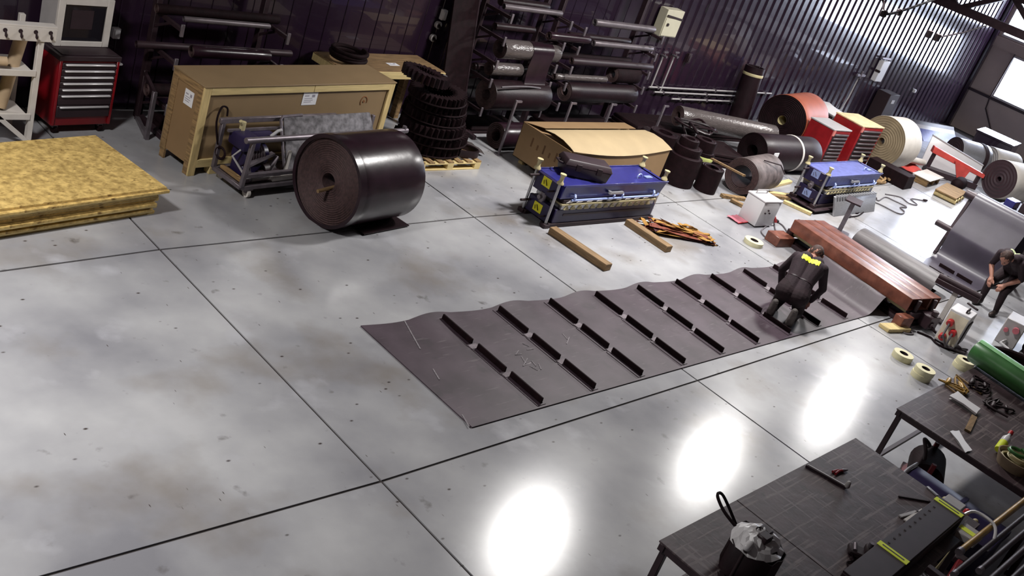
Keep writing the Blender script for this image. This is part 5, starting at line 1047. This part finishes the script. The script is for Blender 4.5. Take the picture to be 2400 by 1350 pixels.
for k, (q0, q1, l, m_) in enumerate((((2105,1165),(2182,1178),'thin dark rod lying towards the strip press on the bench',M_ink),((2120,1222),(2165,1195),'pale wooden sliver on the long bench beside the strip press',M_offw),((2108,1212),(2150,1200),'grey offcut strip on the long bench',M_grey),((2172,1142),(2198,1165),'short bright scraper lying at the bench end',M_alu))):
    a, b = on(*q0), on(*q1); t = T('bench_scrap', l, 'offcut', a); PL(t, 'piece', MB().bar((0,0,.008),b-a+V((0,0,.008)),.03 if k else .014,.014), m_, .002); PL(t, 'piece_end', MB().bar((b-a)*.93+V((0,0,.009)),b-a+V((0,0,.009)),.034 if k else .018,.017), M_dgrey)
p = on(2008,1300); t = T('bench_clamp', 'small black clamp with a wire tail on the long bench', 'clamp', (p.x, p.y, ZT), 30); PL(t, 'body', MB().box(-.06,.06,-.08,.08,0,.05).box(-.05,.05,-.08,-.03,.05,.11), M_ink, .01); PL(t, 'screw', MB().cyl((0,-.055,.11),(0,-.055,.15),.02).cyl((-.04,.04,.05),(.04,.04,.06),.018), M_steel); PL(t, 'wire', MB().tube(catmull([(-.06,.05,.02),(-.12,.04,.01),(-.18,.09,.008),(-.26,.06,.008)],4), .006, 5), M_bcable)
# strip press with yellow tape
t = T('strip_press', 'long grey strip press with two yellow tape bands on the bench', 'press', (6.98, 1.36, ZT), 2.0)
PL(t, 'body', MB().box(0,1.98,-.13,.13,0,.13), M_ink, .006); PL(t, 'top_plate', MB().box(0,1.98,-.12,.13,.13,.15), M_dgrey, .003)
for x_ in (.62, 1.86): q = PL(t, 'yellow_tape', MB().box(x_,x_+.075,-.125,.135,.149,.154), M_yelg, .001); PL(q, 'tape_print', MB().box(x_+.03,x_+.045,-.09,.1,.154,.1555), M_dgrey)
mb = MB()
for k in range(10): mb.cyl((.75+.11*k,.08,.149),(.75+.11*k,.08,.1525),.011,n=8)
PL(t, 'bolt_row', mb, M_ink); PL(t, 'end_block', MB().box(1.98,2.2,-.07,.1,.02,.12), M_grey, .006)
PL(t, 'side_bracket', MB().box(1.72,1.95,-.34,-.16,.04,.10), M_grey, .008); q = PL(t, 'bracket_tape', MB().box(1.79,1.86,-.345,-.155,.10,.104), M_yelg)
PL(t, 'grab_handle', MB().tube(catmull([(2.0,-.1,.08),(2.1,-.16,.16),(2.06,-.34,.18),(1.9,-.42,.14),(1.78,-.43,.08)],5), .014), M_chrome)
t = T('pipe_wrench', 'red pipe wrench lying beside the strip press', 'wrench', (8.1, 1.02, ZT), 8); PL(t, 'grip', MB().hexa([(-.1,-.03,.0),(.3,-.03,.0),(.3,.03,.0),(-.1,.03,.0)],[(-.1,-.02,.05),(.3,-.025,.06),(.3,.025,.06),(-.1,.02,.05)]), M_red, .01); PL(t, 'jaw', MB().box(.3,.4,-.05,.06,0,.06), M_dsteel, .008); PL(t, 'tail_end', MB().box(-.2,-.1,-.02,.02,.01,.04), M_dsteel, .008)
# blue machine between the benches
t = T('blue_machine', 'dark blue machine cabinet with a socket plate between the two benches', 'machine', (9.82, 1.1, 0), 0)
PL(t, 'cabinet', MB().box(0,.5,0,1.0,0,.42), M_dblue, .015, 2); PL(t, 'lid', MB().hexa([(-.0,-.02,.42),(.52,-.02,.42),(.52,1.02,.42),(0,1.02,.42)],[(.3,-.02,.50),(.5,-.02,.50),(.5,1.02,.50),(.3,1.02,.50)]), M_dblue, .01)
PL(t, 'lid_strap', MB().box(.0,.53,.45,.49,.415,.51), M_dblue); PL(t, 'socket_plate', MB().box(-.012,0,.15,.3,.24,.33), M_grey, .004); PL(t, 'silver_rim', MB().tube([(.02,1.02,.44),(.3,1.03,.51),(.5,1.03,.51)], .018), M_alu); PL(t, 'levers', MB().tube([(-.02,.5,.2),(-.1,.45,.4),(-.12,.4,.5)],.014).cyl((-.12,.4,.5),(-.13,.39,.53),.03), M_steel)
t = T('hand_tools', 'cluster of red and cream tool handles beside the blue machine', 'tools', (9.58, 1.5, 0)); 
for k in range(4): PL(t, 'tool', MB().cyl((0,-.15+.09*k,0),(.04-.03*k,-.2+.1*k,.62+.05*(k % 2)),.016), (M_nut, M_bred, M_nut, M_grey)[k]); PL(t, 'tool_head', MB().capsule((.04-.03*k,-.2+.1*k,.62+.05*(k % 2)),.035,(.05-.03*k,-.2+.1*k,.68+.05*(k % 2)),.028), (M_nut, M_bred, M_steel, M_nut)[k])
t = T('yellow_oil_can', 'small yellow can on the floor between the benches', 'can', (9.72, 2.2, 0)); PL(t, 'can', MB().lathe((0,0,0),(0,0,1),[(.001,0),(.07,0),(.07,.2),(.03,.25),(.03,.3),(.001,.3)], 16), M_yel); PL(t, 'cap', MB().cyl((0,0,.3),(0,0,.33),.034), M_ink)
t = T('motor_hoist', 'dark red and black motor with a hose under the second bench', 'motor', (10.95, 2.15, 0), 20); PL(t, 'motor', MB().cyl((-.25,0,.22),(.25,0,.22),.19,n=20), M_blackm); PL(t, 'frame', MB().box(-.3,.3,-.2,.2,0,.06).bar((-.28,.0,.05),(-.28,0,.45),.05,.05).bar((.28,0,.05),(.28,0,.45),.05,.05), mat('dark_red_paint', (96,26,34), .5), .006); PL(t, 'hose', MB().tube(catmull([(-.2,.1,.42),(-.32,.15,.56),(-.2,.2,.62),(.0,.1,.5),(.12,.1,.42)],5), .02), M_ink)
# on second bench
p0, p1 = F(2286,822,1.0), F(2286,822,1.0)+V((-.22,-1.5,0))
t = roll('green foil roll lying at the far end of the second bench', V((p0.x,p0.y,1.005)), V((p1.x,p1.y,1.005)), .15, .05, M_green, mat('green_end', (150,190,150), .5), 'foil_roll', 'foil roll', layers=4, n=36)
PW(t, 'highlight_strip', MB().sheet([[V((p0.x+.152*math.sin(a_),p0.y,1.005+.158*math.cos(a_)))+(p1-p0)*v_*1.0-V((0,0,p1.z*0)) for v_ in (0,.5,1)] for a_ in (-.5,-.2,.1,.4)], .004), mat('green_foil_highlight', (140,196,140), .35))  # lighter green strip paints the highlight along the top of the roll
def flat(label, quad, m_, z0=ZT, th=.004, name='paper_sheet', cat='paper', crease=True):
    P = [on(*q) for q in quad]; c_ = sum(P, V((0,0,0)))/4; t = T(name, label, cat, (c_.x, c_.y, z0)); q_ = [V((p.x-c_.x, p.y-c_.y, 0)) for p in P]
    rows = [[q_[0].lerp(q_[1], u_).lerp(q_[3].lerp(q_[2], u_), v_)+V((0,0,th+.012*math.sin(5*u_+3*v_)**2)) for u_ in (0,.25,.5,.75,1)] for v_ in (0,.5,1)]
    PL(t, 'sheet', MB().sheet(rows, th), m_); PL(t, 'underside', MB().hexa([p*.96 for p in q_], [p*.96+V((0,0,.003)) for p in q_]), M_grey); return t
flat('folded white bracket sheet on the second bench', ((2222,934),(2240,925),(2292,966),(2284,976)), M_white, th=.02)
flat('crumpled white paper strip near the front edge of the second bench', ((2226,1012),(2246,1012),(2276,1058),(2262,1062)), M_paper)
t = T('wood_slip', 'short wooden slip behind the white paper on the second bench', 'wood', on(2282,978)); b = on(2266,1012)-on(2282,978); PL(t, 'slip', MB().bar((0,0,.012),b+V((0,0,.012)),.06,.02), M_oldx); PL(t, 'slip_end', MB().bar(b*.97+V((0,0,.012)),b+V((0,0,.012)),.062,.022), M_oldw)
p = on(2335,1062); t = T('spray_bottle', 'white bottle half full of yellow liquid lying by the wire basket', 'bottle', (p.x, p.y, ZT)); d = V((.25,.05,.18)); 
PL(t, 'liquid_part', MB().lathe((0,0,.045), (.9,.1,.35), [(.001,0),(.04,0),(.045,.02),(.045,.13)], 18), M_yelg); PL(t, 'body', MB().lathe((0,0,.045), (.9,.1,.35), [(.045,.13),(.045,.2),(.02,.25),(.018,.28)], 18), M_white); PL(t, 'trigger', MB().lathe((0,0,.045), (.9,.1,.35), [(.022,.28),(.026,.30),(.024,.33),(.001,.34)], 14), M_bred)
p = on(2372,1095); t = T('wire_basket', 'basket full of cream cable coils on the second bench', 'basket', (p.x, p.y, ZT)); PL(t, 'basket', MB().lathe((0,0,0),(0,0,1),[(.001,0),(.16,0),(.2,.12),(.19,.12),(.15,.01),(.001,.01)], 24), mat('beige_basket', (140,122,100), .7)); 
for k in range(4): ring_coil(t, 'cable_coil', (.03*math.sin(k*2), .03*math.cos(k*2), .06+.03*k), .12-.012*k, .012, 2, (M_nut, M_tape, M_nut, M_green)[k], .08, 6, .02)
for k, (q, l) in enumerate((((2290,905),'black cable clutter before the green roll'),((2235,905),'brass fittings heap on the second bench'),((2340,960),'dark scrap strips on the second bench beyond the bracket'))):
    p = on(*q); t = T('clutter_heap', l, 'clutter', (p.x, p.y, ZT)); rr = random.Random(k+20)
    PL(t, 'strands', MB().tube(catmull([V((rr.uniform(-.2,.2), rr.uniform(-.16,.16), .015+.03*rr.random())) for _ in range(14)],4), .012, 5), (M_bcable, M_brass, M_ink)[k]); PL(t, 'bits', MB().capsule((-.1,.05,.03),.03,(.02,.08,.03),.026).capsule((.08,-.06,.02),.022,(.16,-.02,.02),.02), (M_dgrey, M_brass, M_dsteel)[k])
for k, (q0, q1, l) in enumerate((((2240,880),(2300,925),'thin wooden batten on the second bench near the green roll'),((2215,905),(2262,940),'second thin batten beside the brass fittings'))):
    a, b = on(*q0), on(*q1); t = T('batten', l, 'batten', a); PL(t, 'batten', MB().bar((0,0,.01),b-a+V((0,0,.01)),.022,.018), M_oldx); PL(t, 'batten_end', MB().bar((b-a)*.98+V((0,0,.01)),b-a+V((0,0,.01)),.024,.02), M_oldw)
# behind second bench
t = T('hose_coil', 'wide coil of black hose on the floor behind the green roll', 'hose', (15.6, 2.6, 0)); ring_coil(t, 'loops', (0,0,.045), .62, .045, 4, M_blackm, .03, 8, .06); PL(t, 'hose_tie', MB().tube([(.55+.09*math.cos(k*.7),0,.12+.12*math.sin(k*.7)) for k in range(9)], .012, 6, True), M_yel)
t = T('dark_drum', 'dark drum with a yellow strap beside the black hose coil', 'drum', (17.3, 2.75, 0)); PL(t, 'drum', MB().lathe((0,0,0),(0,0,1),[(.001,0),(.38,0),(.4,.05),(.4,.75),(.36,.8),(.001,.8)], 30), M_ink); PL(t, 'yellow_strap', MB().lathe((0,0,0),(0,0,1),[(.402,.12),(.412,.13),(.412,.2),(.402,.21)], 30), M_yel); PL(t, 'lid_handle', MB().tube([(-.1,0,.8),(-.1,0,.86),(.1,0,.86),(.1,0,.8)], .015), M_steel)
t = T('grey_unit', 'grey control unit with pink knobs beside the dark drum', 'control unit', (17.1, 3.36, 0), 10); PL(t, 'body', MB().box(-.18,.3,-.15,.15,0,.42), M_grey, .01); PL(t, 'knob', MB().cyl((-.18,-.05,.3),(-.24,-.05,.3),.05).cyl((-.18,.08,.24),(-.22,.08,.24),.035), mat('pink_knob', (196,110,120), .5)); PL(t, 'lead', MB().tube([(-.2,.0,.1),(-.3,.05,.05),(-.34,-.1,.03)],.02), M_white)
# ---------------------------------------------------------------- long bars on a rack by the near wall
t = T('bar_rack', 'dark steel rack carrying long bars beside the near wall', 'rack', (7.9, .55, 0))
for x_ in (0, 2.6, 5.2):
    PL(t, 'rack_post', MB().bar((x_,-.6,0),(x_,-.6,1.3),.07,.07), M_dsteel, .004); PL(t, 'rack_arm', MB().bar((x_,-.6,.93),(x_,.62,.93),.06,.06), M_dsteel, .004); PL(t, 'rack_foot', MB().bar((x_,-.65,.03),(x_,.4,.03),.06,.06), M_dsteel, .004); PL(t, 'rack_leg', MB().bar((x_,.36,.03),(x_,.36,.9),.05,.05), M_dsteel, .004)
RB = [(1.10, .028, M_brass, 8.35, 13.4, 'ochre painted pipe, outermost of the long bars'), (1.0, .022, M_dgrey, 8.0, 13.6, 'dark bar next to the ochre pipe'), (.9, .024, M_dsteel, 8.3, 13.2, 'pale steel bar second from the ochre pipe'), (.8, .026, M_dsteel, 7.8, 13.6, 'dark steel bar third from the ochre pipe'), (.7, .024, M_dgrey, 8.1, 13.5, 'dark bar fourth from the ochre pipe'), (.6, .024, M_dsteel, 7.8, 13.4, 'dark steel bar fifth from the ochre pipe'), (.5, .024, M_dsteel, 7.9, 13.5, 'pale steel bar sixth from the ochre pipe'), (.4, .024, M_dsteel, 7.8, 13.4, 'dark steel bar seventh from the ochre pipe'), (.3, .024, M_dgrey, 7.8, 13.4, 'dark bar nearest the near wall on the rack')]
for y_, r_, m_, xa, xb, l in RB:
    t = T('long_bar', l, 'bar', (xa, y_, .96+r_), 0, 'long bars on the rack by the near wall'); PL(t, 'bar', MB().cyl((0,0,0),(xb-xa,0,0),r_,n=12), m_); PL(t, 'end_cap', MB().cyl((-.03,0,0),(.03,0,0),r_*1.15,n=12), M_steel)
